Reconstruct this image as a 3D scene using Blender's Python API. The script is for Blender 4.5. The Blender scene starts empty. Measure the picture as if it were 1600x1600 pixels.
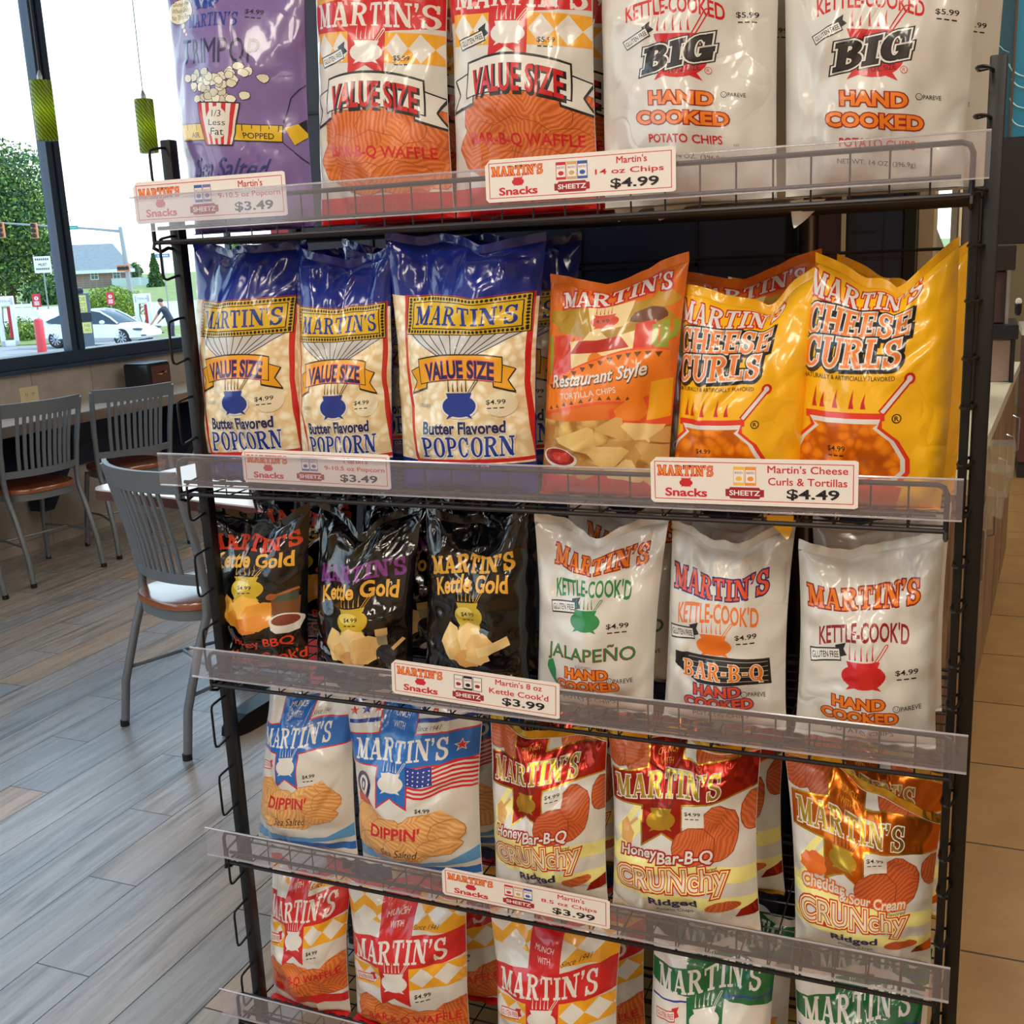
import bpy, bmesh, math, random
import numpy as np
from mathutils import Vector, Matrix
from mathutils.geometry import tessellate_polygon

# ------------------------------------------------------------------ camera
scene = bpy.context.scene
COL = scene.collection
H_EYE = 1.42
F_PX = 1720.6
def _axes():
    p, ro, yaw = math.radians(12.879), math.radians(-2.5365), math.radians(-22.946)
    F = Vector((0, math.cos(p), -math.sin(p))); R = Vector((1, 0, 0)); U = R.cross(F)
    c, s = math.cos(ro), math.sin(ro)
    R, U = c * R + s * U, -s * R + c * U
    c, s = math.cos(yaw), math.sin(yaw)
    cv = lambda v: Vector((v.x * c + v.y * s, -v.x * s + v.y * c, v.z))
    return cv(R), cv(U), cv(F)
AX_R, AX_U, AX_F = _axes()
CAM = Vector((0, 0, H_EYE))
cam_data = bpy.data.cameras.new('camera')
cam_data.sensor_width = 36
cam_data.lens = 36 * F_PX / 1600
cam_data.clip_start = .05
cam_data.clip_end = 500
cam = bpy.data.objects.new('camera', cam_data)
COL.objects.link(cam)
M = Matrix.Identity(4)
for i in range(3):
    M[i][0], M[i][1], M[i][2], M[i][3] = AX_R[i], AX_U[i], -AX_F[i], CAM[i]
cam.matrix_world = M
scene.camera = cam

# ------------------------------------------------------------------ sky, sun, exposure
scene.view_settings.view_transform = 'Standard'
scene.view_settings.look = 'None'
scene.view_settings.gamma = 1
scene.view_settings.exposure = 0.0
world = bpy.data.worlds.new('sky')
scene.world = world
world.use_nodes = True
nt = world.node_tree
nt.nodes.clear()
_o = nt.nodes.new('ShaderNodeOutputWorld')
_b = nt.nodes.new('ShaderNodeBackground')
_t = nt.nodes.new('ShaderNodeTexCoord')
_s = nt.nodes.new('ShaderNodeSeparateXYZ')
_r = nt.nodes.new('ShaderNodeValToRGB')
nt.links.new(_t.outputs['Generated'], _s.inputs[0])
nt.links.new(_s.outputs['Z'], _r.inputs[0])
nt.links.new(_r.outputs[0], _b.inputs[0])
nt.links.new(_b.outputs[0], _o.inputs[0])
_r.color_ramp.elements[0].position = 0.0
_r.color_ramp.elements[0].color = (.97, 1, 1, 1)
_r.color_ramp.elements[1].position = .5
_r.color_ramp.elements[1].color = (.42, .68, .95, 1)
_e = _r.color_ramp.elements.new(.2)
_e.color = (.80, .95, 1.0, 1)
_b.inputs[1].default_value = 2.4

def lamp(name, kind, loc, energy, color=(1, 1, 1), size=(1, 1), rot=(0, 0, 0)):
    d = bpy.data.lights.new(name, kind)
    d.energy = energy
    d.color = color
    if kind == 'AREA':
        d.shape = 'RECTANGLE'
        d.size, d.size_y = size
    o = bpy.data.objects.new(name, d)
    o.location = loc
    o.rotation_euler = rot
    COL.objects.link(o)
    return o
_sun = lamp('sun', 'SUN', (-20, 30, 40), 3.2, (1, .93, .82))
_sun.data.angle = math.radians(.6)
_sun.rotation_euler = Vector((-.42, -.5, -.72)).to_track_quat('-Z', 'Y').to_euler()
# ceiling lamps of the shop: (x, y, energy)
CEILING_Z = 3.4
LAMP_COLOR = (1, .90, .76)
LAMPS = [(-2.4, -.6, 14), (-.6, -.6, 29), (1.2, -.6, 31), (-2.4, -2.6, 12), (-.6, -2.6, 24), (1.2, -2.6, 26),
         (-.6, 4.6, 22), (1.2, 3.2, 36), (1.2, 6.6, 30)]
for x, y, e in LAMPS:
    lamp('ceiling_lamp_light', 'AREA', (x, y, CEILING_Z - .075), e, LAMP_COLOR, (.56, 1.16))

# ------------------------------------------------------------------ helpers
def PX(px, py):
    return AX_F + AX_R * ((px - 800) / F_PX) - AX_U * ((py - 800) / F_PX)
def AT(px, py, d):
    return CAM + PX(px, py) * d
def ON(px, py, axis, val):
    v = PX(px, py)
    return CAM + v * ((val - CAM[axis]) / v[axis])

def lin(c):
    out = []
    for x in c:
        x /= 255
        out.append(x / 12.92 if x <= .04045 else ((x + .055) / 1.055) ** 2.4)
    return (*out, 1)

def nd(nt, t, ins=None, **kw):
    n = nt.nodes.new(t)
    for k, v in kw.items():
        setattr(n, k, v)
    for k, v in (ins or {}).items():
        s = n.inputs[k]
        if isinstance(v, bpy.types.NodeSocket):
            nt.links.new(v, s)
        else:
            s.default_value = v
    return n

MATS = {}
def base_mat(name):
    m = bpy.data.materials.new(name)
    m.use_nodes = True
    nt = m.node_tree
    b = nt.nodes['Principled BSDF']
    MATS[name] = m
    return m, nt, b

def mat(name, rgb, rough=.5, metal=0, spec=.5, noise=0, nscale=8, bump=0, bscale=60):
    if name in MATS:
        return MATS[name]
    m, nt, b = base_mat(name)
    c = lin(rgb)
    b.inputs['Base Color'].default_value = c
    b.inputs['Roughness'].default_value = rough
    b.inputs['Metallic'].default_value = metal
    b.inputs['Specular IOR Level'].default_value = spec
    tc = nd(nt, 'ShaderNodeTexCoord').outputs['Object']
    if noise:
        n = nd(nt, 'ShaderNodeTexNoise', {'Vector': tc, 'Scale': nscale, 'Detail': 4})
        lo = tuple(x * (1 - noise) for x in c[:3]) + (1,)
        hi = tuple(min(1, x * (1 + noise)) for x in c[:3]) + (1,)
        mx = nd(nt, 'ShaderNodeMix', {'Factor': n.outputs['Fac'], 'A': lo, 'B': hi}, data_type='RGBA') if False else None
        rp = nd(nt, 'ShaderNodeValToRGB', {'Fac': n.outputs['Fac']})
        rp.color_ramp.elements[0].position = .3
        rp.color_ramp.elements[1].position = .7
        rp.color_ramp.elements[0].color = lo
        rp.color_ramp.elements[1].color = hi
        nt.links.new(rp.outputs[0], b.inputs['Base Color'])
    if bump:
        n = nd(nt, 'ShaderNodeTexNoise', {'Vector': tc, 'Scale': bscale, 'Detail': 3})
        bp = nd(nt, 'ShaderNodeBump', {'Strength': bump, 'Distance': .002, 'Height': n.outputs['Fac']})
        nt.links.new(bp.outputs[0], b.inputs['Normal'])
    return m

def film_bump(nt, b, strength=.35):
    tc = nd(nt, 'ShaderNodeTexCoord').outputs['Object']
    oi = nd(nt, 'ShaderNodeObjectInfo').outputs['Random']
    mp = nd(nt, 'ShaderNodeVectorMath', {0: tc, 1: oi}, operation='ADD')
    w = nd(nt, 'ShaderNodeTexNoise', {'Vector': mp.outputs[0], 'Scale': 6, 'Detail': 2})
    ws = nd(nt, 'ShaderNodeVectorMath', {0: w.outputs['Color'], 1: (.35, .35, .35)}, operation='MULTIPLY')
    wv = nd(nt, 'ShaderNodeVectorMath', {0: mp.outputs[0], 1: ws.outputs[0]}, operation='ADD')
    n1 = nd(nt, 'ShaderNodeTexNoise', {'Vector': mp.outputs[0], 'Scale': 14, 'Detail': 2})
    n2 = nd(nt, 'ShaderNodeTexVoronoi', {'Vector': wv.outputs[0], 'Scale': 6.5}, feature='DISTANCE_TO_EDGE')
    mn = nd(nt, 'ShaderNodeMath', {0: n2.outputs['Distance'], 1: .07}, operation='MINIMUM')
    mk = nd(nt, 'ShaderNodeTexNoise', {'Vector': mp.outputs[0], 'Scale': 7, 'Detail': 0})
    mk2 = nd(nt, 'ShaderNodeMapRange', {'Value': mk.outputs['Fac'], 'From Min': .42, 'From Max': .62, 'To Min': 0.0, 'To Max': 5.5})
    sc = nd(nt, 'ShaderNodeMath', {0: mn.outputs[0], 1: mk2.outputs[0]}, operation='MULTIPLY')
    ad = nd(nt, 'ShaderNodeMath', {0: n1.outputs['Fac'], 1: sc.outputs[0]}, operation='ADD')
    bp = nd(nt, 'ShaderNodeBump', {'Strength': strength, 'Distance': .006, 'Height': ad.outputs[0]})
    nt.links.new(bp.outputs[0], b.inputs['Normal'])
    return mp.outputs[0]

def film(name, rgb, rough=.3, metal=0, strength=.35, spec=.5):
    if name in MATS:
        return MATS[name]
    m, nt, b = base_mat(name)
    b.inputs['Base Color'].default_value = lin(rgb)
    b.inputs['Roughness'].default_value = rough
    b.inputs['Metallic'].default_value = metal
    b.inputs['Specular IOR Level'].default_value = spec
    b.inputs['Coat Weight'].default_value = .55 if not metal else .2
    b.inputs['Coat Roughness'].default_value = .07
    bn = film_bump(nt, b, strength)
    nt.links.new(b.inputs['Normal'].links[0].from_socket, b.inputs['Coat Normal'])
    return m

def chip_film(name, c1, c2, cell=26, band=190, kind='ridge', rough=.3, c3=None):
    """printed picture of a heap of chips: cells, each with ridges of its own direction"""
    if name in MATS:
        return MATS[name]
    m, nt, b = base_mat(name)
    b.inputs['Roughness'].default_value = rough
    co = film_bump(nt, b, .3)
    sp = nd(nt, 'ShaderNodeSeparateXYZ', {0: co})
    v2 = nd(nt, 'ShaderNodeCombineXYZ', {0: sp.outputs[0], 1: sp.outputs[2], 2: 0.0})
    ws = nd(nt, 'ShaderNodeTexNoise', {'Vector': v2.outputs[0], 'Scale': 20, 'Detail': 2})
    wa = nd(nt, 'ShaderNodeVectorMath', {0: ws.outputs['Color'], 1: (.03, .03, 0)}, operation='MULTIPLY')
    wv = nd(nt, 'ShaderNodeVectorMath', {0: v2.outputs[0], 1: wa.outputs[0]}, operation='ADD')
    vo = nd(nt, 'ShaderNodeTexVoronoi', {'Vector': wv.outputs[0], 'Scale': cell})
    cs = nd(nt, 'ShaderNodeSeparateXYZ', {0: vo.outputs['Color']})
    if kind == 'ridge':
        an = nd(nt, 'ShaderNodeMath', {0: cs.outputs[0], 1: 3.1}, operation='MULTIPLY')
        rt = nd(nt, 'ShaderNodeVectorRotate', {'Vector': wv.outputs[0], 'Angle': an.outputs[0]}, rotation_type='Z_AXIS')
        wt = nd(nt, 'ShaderNodeTexWave', {'Vector': rt.outputs[0], 'Scale': band / 6.283, 'Distortion': .6, 'Detail': 1})
        f0 = wt.outputs['Fac']
        k = nd(nt, 'ShaderNodeMath', {0: f0, 1: .55}, operation='MULTIPLY')
        k2 = nd(nt, 'ShaderNodeMath', {0: cs.outputs[1], 1: .45, 2: k.outputs[0]}, operation='MULTIPLY_ADD')
        fac = k2.outputs[0]
    else:
        d = nd(nt, 'ShaderNodeMath', {0: vo.outputs['Distance'], 1: 1.25}, operation='MULTIPLY')
        ns = nd(nt, 'ShaderNodeTexNoise', {'Vector': v2.outputs[0], 'Scale': 90, 'Detail': 3})
        k = nd(nt, 'ShaderNodeMath', {0: ns.outputs['Fac'], 1: .55, 2: -.25}, operation='MULTIPLY_ADD')
        k2 = nd(nt, 'ShaderNodeMath', {0: d.outputs[0], 1: k.outputs[0]}, operation='ADD')
        fac = k2.outputs[0]
    rp = nd(nt, 'ShaderNodeValToRGB', {'Fac': fac})
    e = rp.color_ramp.elements
    e[0].position, e[0].color = .15, lin(c1)
    e[1].position, e[1].color = .85, lin(c2)
    if c3:
        x = e.new(.5)
        x.color = lin(c3)
    nt.links.new(rp.outputs[0], b.inputs['Base Color'])
    return m

class MB:
    """collects shapes and links them as ONE mesh object"""
    def __init__(s):
        s.v, s.f, s.m, s.k = [], [], [], 0
    def use(s, k):
        s.k = k
        return s
    def add(s, v, f):
        o = len(s.v)
        s.v += [tuple(p) for p in v]
        s.f += [tuple(i + o for i in q) for q in f]
        s.m += [s.k] * len(f)
        return s
    def box(s, x0, y0, z0, x1, y1, z1, bev=0):
        if bev:
            bm = bmesh.new()
            bmesh.ops.create_cube(bm, size=1)
            for q in bm.verts:
                q.co = Vector(((x0 + x1) / 2 + q.co.x * (x1 - x0), (y0 + y1) / 2 + q.co.y * (y1 - y0), (z0 + z1) / 2 + q.co.z * (z1 - z0)))
            bmesh.ops.bevel(bm, geom=bm.edges[:], offset=bev, segments=2, affect='EDGES', profile=.5)
            bm.verts.index_update()
            s.add([q.co for q in bm.verts], [[q.index for q in f.verts] for f in bm.faces])
            bm.free()
            return s
        v = [(x, y, z) for z in (z0, z1) for y in (y0, y1) for x in (x0, x1)]
        return s.add(v, [(0, 2, 3, 1), (4, 5, 7, 6), (0, 1, 5, 4), (2, 6, 7, 3), (0, 4, 6, 2), (1, 3, 7, 5)])
    def tube(s, path, r, seg=8, closed=False, caps=True):
        P = [Vector(p) for p in path]
        n = len(P)
        rr = r if isinstance(r, (list, tuple)) else [r] * n
        prev = None
        rings = []
        for i in range(n):
            if closed:
                t = (P[(i + 1) % n] - P[i - 1]).normalized()
            else:
                t = (P[min(i + 1, n - 1)] - P[max(i - 1, 0)]).normalized()
            if prev is None:
                a = Vector((0, 0, 1)) if abs(t.z) < .9 else Vector((1, 0, 0))
                u = t.cross(a).normalized()
            else:
                u = (prev - t * prev.dot(t)).normalized()
            prev = u
            w = t.cross(u)
            rings.append([P[i] + (u * math.cos(2 * math.pi * k / seg) + w * math.sin(2 * math.pi * k / seg)) * rr[i] for k in range(seg)])
        v = [p for q in rings for p in q]
        f = []
        for i in range(n if closed else n - 1):
            j = (i + 1) % n
            for k in range(seg):
                k2 = (k + 1) % seg
                f.append((i * seg + k, i * seg + k2, j * seg + k2, j * seg + k))
        if caps and not closed:
            f.append(tuple(range(seg))[::-1])
            f.append(tuple((n - 1) * seg + k for k in range(seg)))
        return s.add(v, f)
    def lathe(s, prof, c=(0, 0, 0), seg=24, axis='z', M=None):
        v, f = [], []
        for r, z in prof:
            for k in range(seg):
                a = 2 * math.pi * k / seg
                p = Vector((r * math.cos(a), r * math.sin(a), z))
                if axis == 'y':
                    p = Vector((p.x, p.z, p.y))
                if axis == 'x':
                    p = Vector((p.z, p.x, p.y))
                v.append(p + Vector(c))
        n = len(prof)
        for i in range(n - 1):
            for k in range(seg):
                k2 = (k + 1) % seg
                f.append((i * seg + k, i * seg + k2, (i + 1) * seg + k2, (i + 1) * seg + k))
        f.append(tuple(range(seg))[::-1])
        f.append(tuple((n - 1) * seg + k for k in range(seg)))
        return s.add(v, f)
    def ell(s, c, rx, ry, rz, seg=16, rings=10):
        prof = [(max(1e-4, math.sin(math.pi * i / rings)), -math.cos(math.pi * i / rings)) for i in range(rings + 1)]
        v, f = [], []
        for r, z in prof:
            for k in range(seg):
                a = 2 * math.pi * k / seg
                v.append((c[0] + rx * r * math.cos(a), c[1] + ry * r * math.sin(a), c[2] + rz * z))
        for i in range(rings):
            for k in range(seg):
                k2 = (k + 1) % seg
                f.append((i * seg + k, i * seg + k2, (i + 1) * seg + k2, (i + 1) * seg + k))
        return s.add(v, f)
    def prism(s, pts, d):
        """closed outline (list of 3D points) pushed along vector d"""
        n = len(pts)
        d = Vector(d)
        v = [Vector(p) for p in pts] + [Vector(p) + d for p in pts]
        f = [tuple(range(n))[::-1], tuple(range(n, 2 * n))] + [(i, (i + 1) % n, n + (i + 1) % n, n + i) for i in range(n)]
        return s.add(v, f)
    def build(s, name, mats, parent=None, smooth=False, recalc=True):
        me = bpy.data.meshes.new(name)
        me.from_pydata(s.v, [], s.f)
        for m in (mats if isinstance(mats, (list, tuple)) else [mats]):
            me.materials.append(m)
        me.polygons.foreach_set('material_index', s.m)
        me.update()
        if recalc:
            bm = bmesh.new()
            bm.from_mesh(me)
            bmesh.ops.recalc_face_normals(bm, faces=bm.faces[:])
            bm.to_mesh(me)
            bm.free()
        if smooth:
            me.polygons.foreach_set('use_smooth', [True] * len(me.polygons))
            me.set_sharp_from_angle(angle=math.radians(40))
        o = bpy.data.objects.new(name, me)
        COL.objects.link(o)
        o.parent = parent
        return o

def tag(o, label=None, cat=None, group=None, kind=None):
    if label: o['label'] = label
    if cat: o['category'] = cat
    if group: o['group'] = group
    if kind: o['kind'] = kind
    return o
def thing(name, label, cat, loc=(0, 0, 0), rz=0, group=None):
    o = bpy.data.objects.new(name, None)
    o.empty_display_size = .1
    COL.objects.link(o)
    o.location = loc
    o.rotation_euler = (0, 0, rz)
    return tag(o, label, cat, group)
def kids(o):
    return list(o.children)
def dup(root, loc=None, rz=None, label=None, group=None):
    def cp(o, par):
        c = o.copy()
        COL.objects.link(c)
        c.parent = par
        for ch in kids(o):
            cp(ch, c)
        return c
    r = cp(root, None)
    if loc is not None: r.location = loc
    if rz is not None: r.rotation_euler = (0, 0, rz)
    return tag(r, label, None, group)
def struct(o):
    o['kind'] = 'structure'
    return o

# ------------------------------------------------------------------ setting
def plank_mat():
    m, nt, b = base_mat('plank_floor')
    g = nd(nt, 'ShaderNodeTexCoord').outputs['Object']
    sp = nd(nt, 'ShaderNodeSeparateXYZ', {0: g})
    mt = lambda op, a, b_=0.0, c_=0.0: nd(nt, 'ShaderNodeMath', {0: a, 1: b_, 2: c_}, operation=op).outputs[0]
    xs = mt('MULTIPLY_ADD', sp.outputs[0], 1 / .1455, 2.081 / .1455)
    row = mt('FLOOR', xs)
    fx = mt('SUBTRACT', xs, row)
    yy = mt('MULTIPLY_ADD', row, 1 / 3, 0.0)
    ys = mt('MULTIPLY_ADD', sp.outputs[1], 1 / .93, -2.133 / .93)
    ys = mt('ADD', ys, yy)
    cl = mt('FLOOR', ys)
    fy = mt('SUBTRACT', ys, cl)
    ex = mt('MULTIPLY', mt('MINIMUM', fx, mt('SUBTRACT', 1.0, fx)), .1455)
    ey = mt('MULTIPLY', mt('MINIMUM', fy, mt('SUBTRACT', 1.0, fy)), .93)
    edge = mt('MINIMUM', ex, ey)
    seam = mt('LESS_THAN', edge, .0016)
    idv = nd(nt, 'ShaderNodeCombineXYZ', {0: row, 1: cl, 2: 0.0})
    wn = nd(nt, 'ShaderNodeTexWhiteNoise', {'Vector': idv.outputs[0]}, noise_dimensions='3D')
    off = nd(nt, 'ShaderNodeVectorMath', {0: wn.outputs['Color'], 1: (20, 20, 20)}, operation='MULTIPLY')
    st = nd(nt, 'ShaderNodeVectorMath', {0: g, 1: (26, 1.6, 1)}, operation='MULTIPLY')
    gv = nd(nt, 'ShaderNodeVectorMath', {0: st.outputs[0], 1: off.outputs[0]}, operation='ADD')
    n1 = nd(nt, 'ShaderNodeTexNoise', {'Vector': gv.outputs[0], 'Scale': 1.6, 'Detail': 6, 'Roughness': .62, 'Distortion': .5})
    st2 = nd(nt, 'ShaderNodeVectorMath', {0: g, 1: (3, .8, 1)}, operation='MULTIPLY')
    gv2 = nd(nt, 'ShaderNodeVectorMath', {0: st2.outputs[0], 1: off.outputs[0]}, operation='ADD')
    n2 = nd(nt, 'ShaderNodeTexNoise', {'Vector': gv2.outputs[0], 'Scale': 1.5, 'Detail': 3})
    r1 = nd(nt, 'ShaderNodeValToRGB', {'Fac': n1.outputs['Fac']})
    e = r1.color_ramp.elements
    e[0].position, e[0].color = .34, lin((172, 168, 165))
    e[1].position, e[1].color = .66, lin((234, 232, 230))
    x = e.new(.47)
    x.color = lin((216, 213, 210))
    r2 = nd(nt, 'ShaderNodeValToRGB', {'Fac': n2.outputs['Fac']})
    e = r2.color_ramp.elements
    e[0].position, e[0].color = .35, lin((150, 150, 152))
    e[1].position, e[1].color = .7, lin((200, 178, 152))
    mx = nd(nt, 'ShaderNodeMixRGB', {'Fac': .4, 'Color1': r1.outputs[0], 'Color2': r2.outputs[0]}, blend_type='MULTIPLY')
    r3 = nd(nt, 'ShaderNodeValToRGB', {'Fac': wn.outputs['Value']})
    e = r3.color_ramp.elements
    e[0].position, e[0].color = 0, lin((205, 208, 212))
    e[1].position, e[1].color = 1, lin((242, 206, 168))
    x = e.new(.55)
    x.color = lin((225, 222, 220))
    m2 = nd(nt, 'ShaderNodeMixRGB', {'Fac': 1.0, 'Color1': mx.outputs[0], 'Color2': r3.outputs[0]}, blend_type='MULTIPLY')
    m3 = nd(nt, 'ShaderNodeMixRGB', {'Fac': seam, 'Color1': m2.outputs[0], 'Color2': lin((38, 36, 38))})
    nt.links.new(m3.outputs[0], b.inputs['Base Color'])
    rr = mt('MULTIPLY_ADD', n1.outputs['Fac'], -.2, .38)
    nt.links.new(rr, b.inputs['Roughness'])
    b.inputs['Specular IOR Level'].default_value = .75
    hh = mt('MULTIPLY_ADD', n1.outputs['Fac'], .5, mt('MULTIPLY', seam, -1.0))
    bp = nd(nt, 'ShaderNodeBump', {'Strength': .35, 'Distance': .002, 'Height': hh})
    nt.links.new(bp.outputs[0], b.inputs['Normal'])
    return m

def tile_mat(name, c1, c2, grout, sx, sy, ox, oy, gap, axes=(0, 1), rough=.35):
    m, nt, b = base_mat(name)
    g = nd(nt, 'ShaderNodeTexCoord').outputs['Object']
    sp = nd(nt, 'ShaderNodeSeparateXYZ', {0: g})
    mt = lambda op, a, b_=0.0, c_=0.0: nd(nt, 'ShaderNodeMath', {0: a, 1: b_, 2: c_}, operation=op).outputs[0]
    def edge(axis, size, o):
        s = mt('MULTIPLY_ADD', sp.outputs[axis], 1 / size, -o / size)
        c = mt('FLOOR', s)
        f = mt('SUBTRACT', s, c)
        return c, mt('MULTIPLY', mt('MINIMUM', f, mt('SUBTRACT', 1.0, f)), size)
    cx, ex = edge(axes[0], sx, ox)
    cy, ey = edge(axes[1], sy, oy)
    seam = mt('LESS_THAN', mt('MINIMUM', ex, ey), gap)
    idv = nd(nt, 'ShaderNodeCombineXYZ', {0: cx, 1: cy, 2: 0.0})
    wn = nd(nt, 'ShaderNodeTexWhiteNoise', {'Vector': idv.outputs[0]}, noise_dimensions='3D')
    gv = nd(nt, 'ShaderNodeVectorMath', {0: g, 1: wn.outputs['Color']}, operation='ADD')
    n = nd(nt, 'ShaderNodeTexNoise', {'Vector': gv.outputs[0], 'Scale': 7, 'Detail': 7, 'Roughness': .65})
    rp = nd(nt, 'ShaderNodeValToRGB', {'Fac': n.outputs['Fac']})
    e = rp.color_ramp.elements
    e[0].position, e[0].color = .3, lin(c1)
    e[1].position, e[1].color = .7, lin(c2)
    m3 = nd(nt, 'ShaderNodeMixRGB', {'Fac': seam, 'Color1': rp.outputs[0], 'Color2': lin(grout)})
    nt.links.new(m3.outputs[0], b.inputs['Base Color'])
    b.inputs['Roughness'].default_value = rough
    bp = nd(nt, 'ShaderNodeBump', {'Strength': .4, 'Distance': .002, 'Height': mt('SUBTRACT', 1.0, seam)})
    nt.links.new(bp.outputs[0], b.inputs['Normal'])
    return m

WIN_X = -4.65
def slab_obj(name, b, m):
    return struct(MB().box(*b).build(name, m))
slab_obj('floor', (WIN_X, -4.2, -.1, -1.15, 10.5, 0), plank_mat())
slab_obj('floor_tile', (-1.15, -4.2, -.1, 5.2, 10.5, 0),
         tile_mat('tan_floor_tile', (150, 113, 64), (170, 132, 80), (56, 38, 24), .455, .455, -.05, 2.18, .003))
slab_obj('ceiling', (WIN_X, -4.2, CEILING_Z, 5.2, 10.5, CEILING_Z + .1), mat('ceiling_tile', (226, 222, 214), .9, noise=.05, nscale=30))
wall_paint = mat('warm_wall_paint', (196, 178, 156), .8, noise=.06, nscale=3)
slab_obj('wall_back', (WIN_X, -4.3, 0, 5.2, -4.2, CEILING_Z), wall_paint)
slab_obj('wall_right', (5.2, -4.2, 0, 5.3, 10.5, CEILING_Z), wall_paint)
FAR_Y = 10.5
fw = ((ON(1452, 380, 1, FAR_Y).x, ON(1490, 380, 1, FAR_Y).x))
fz0 = ON(1470, 420, 1, FAR_Y).z
wb = MB()
wb.box(WIN_X, FAR_Y, 0, fw[0], FAR_Y + .12, CEILING_Z)
wb.box(fw[1], FAR_Y, 0, 5.2, FAR_Y + .12, CEILING_Z)
wb.box(fw[0], FAR_Y, 0, fw[1], FAR_Y + .12, fz0)
wb.box(fw[0], FAR_Y, 2.7, fw[1], FAR_Y + .12, CEILING_Z)
struct(wb.build('wall_far', mat('olive_wall', (150, 130, 96), .8, noise=.06)))

def glass_mat(name, tint=(1, 1, 1), refl=.08, rough=.0, haze=0.0, haze_rgb=(220, 215, 225), gl=(1, 1, 1)):
    m = bpy.data.materials.new(name)
    MATS[name] = m
    m.use_nodes = True
    nt = m.node_tree
    nt.nodes.clear()
    out = nd(nt, 'ShaderNodeOutputMaterial')
    tr = nd(nt, 'ShaderNodeBsdfTransparent', {'Color': (*tint, 1)})
    gg = nd(nt, 'ShaderNodeBsdfGlossy', {'Color': (*gl, 1), 'Roughness': rough})
    fr = nd(nt, 'ShaderNodeLayerWeight', {'Blend': .5})
    p5 = nd(nt, 'ShaderNodeMath', {0: fr.outputs['Facing'], 1: 5.0}, operation='POWER')
    f = nd(nt, 'ShaderNodeMath', {0: p5.outputs[0], 1: .9, 2: refl}, operation='MULTIPLY_ADD')
    cur = tr
    if haze:
        df = nd(nt, 'ShaderNodeBsdfDiffuse', {'Color': lin(haze_rgb)})
        cur = nd(nt, 'ShaderNodeMixShader', {0: haze, 1: tr.outputs[0], 2: df.outputs[0]})
    mx = nd(nt, 'ShaderNodeMixShader', {0: f.outputs[0], 1: cur.outputs[0], 2: gg.outputs[0]})
    nt.links.new(mx.outputs[0], out.inputs[0])
    return m
glass = glass_mat('window_glass', (.97, .99, 1), .02)
frame_m = mat('hazed_blue_frame', (54, 72, 94), .35, .2)  # bluish haze over the dark frame is mixed into its colour
WB, WT = 1.035, 3.25            # clear opening of the shop window
lw = MB()
lw.box(WIN_X - .15, -4.2, 0, WIN_X, 10.5, .945)
lw.box(WIN_X - .15, -4.2, WT + .06, WIN_X, 10.5, CEILING_Z)
struct(lw.build('wall_left', tile_mat('wall_tile', (166, 157, 150), (190, 181, 173), (138, 129, 122), .44, .33, .07, .06, .0025, (1, 2), .45)))
MULL = [-3.4, -.85, 1.9, 4.78, 7.6, 10.3]
w1 = MB()
w1.box(WIN_X - .12, -4.2, .965, WIN_X + .012, 10.5, WB, .006)
w1.box(WIN_X - .12, -4.2, .945, WIN_X + .04, 10.5, .966, .004)
w1.box(WIN_X - .12, -4.2, WT, WIN_X + .01, 10.5, WT + .06)
for y in MULL:
    w1.box(WIN_X - .05, y, WB, WIN_X + .01, y + .04, WT)
    w1.box(WIN_X - .04, y + .035, WB, WIN_X - .006, y + .065, WT)
    w1.box(WIN_X - .05, y + .06, WB, WIN_X + .01, y + .10, WT)
ym = ON(359, 390, 0, WIN_X).y
w1.box(WIN_X - .04, ym, WB, WIN_X, ym + .025, WT)
win1 = struct(w1.build('window_1', frame_m))
gp = MB()
gp.box(WIN_X - .032, -4.2, WB, WIN_X - .028, 10.5, WT)
struct(gp.build('glass_pane', glass, win1))
w2 = MB()
for x in (fw[0] - .02, fw[1] - .03):
    w2.box(x, FAR_Y - .02, fz0, x + .05, FAR_Y + .1, 2.7)
w2.box(fw[0], FAR_Y - .02, fz0 - .03, fw[1], FAR_Y + .1, fz0 + .03)
w2.box(fw[0], FAR_Y - .02, 2.67, fw[1], FAR_Y + .1, 2.72)
win2 = struct(w2.build('window_2', mat('tan_frame', (150, 136, 110), .5)))
struct(MB().box(fw[0], FAR_Y + .05, fz0, fw[1], FAR_Y + .055, 2.7).build('glass_pane', glass, win2))

# ceiling light fixtures (each carries its own lamp above)
lf_house = mat('white_fixture', (235, 235, 232), .5)
m_em, nt_, b_ = base_mat('lit_diffuser')
b_.inputs['Emission Color'].default_value = (*LAMP_COLOR, 1)
b_.inputs['Emission Strength'].default_value = 3
fx = thing('ceiling_light', 'rectangular ceiling lamp of the shop', 'ceiling light', (0, 0, CEILING_Z), 0, 'ceiling lamps of the shop')
hm = MB()
for b in ((-.31, -.61, -.04, -.28, .61, 0), (.28, -.61, -.04, .31, .61, 0), (-.28, -.61, -.04, .28, -.58, 0), (-.28, .58, -.04, .28, .61, 0)):
    hm.box(*b)
hm.build('housing', lf_house, fx)
MB().box(-.28, -.58, -.03, .28, .58, -.02).build('diffuser', m_em, fx)
for i, (x, y, e) in enumerate(LAMPS):
    if i:
        dup(fx, (x, y, CEILING_Z))
    else:
        fx.location = (x, y, CEILING_Z)

# ------------------------------------------------------------------ printed artwork
def ring(cx, cy, rx, ry, n=24, a0=0, a1=360):
    return [(cx + rx * math.cos(math.radians(a0 + (a1 - a0) * i / n)), cy + ry * math.sin(math.radians(a0 + (a1 - a0) * i / n))) for i in range(n + (a1 - a0 < 360))]

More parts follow.
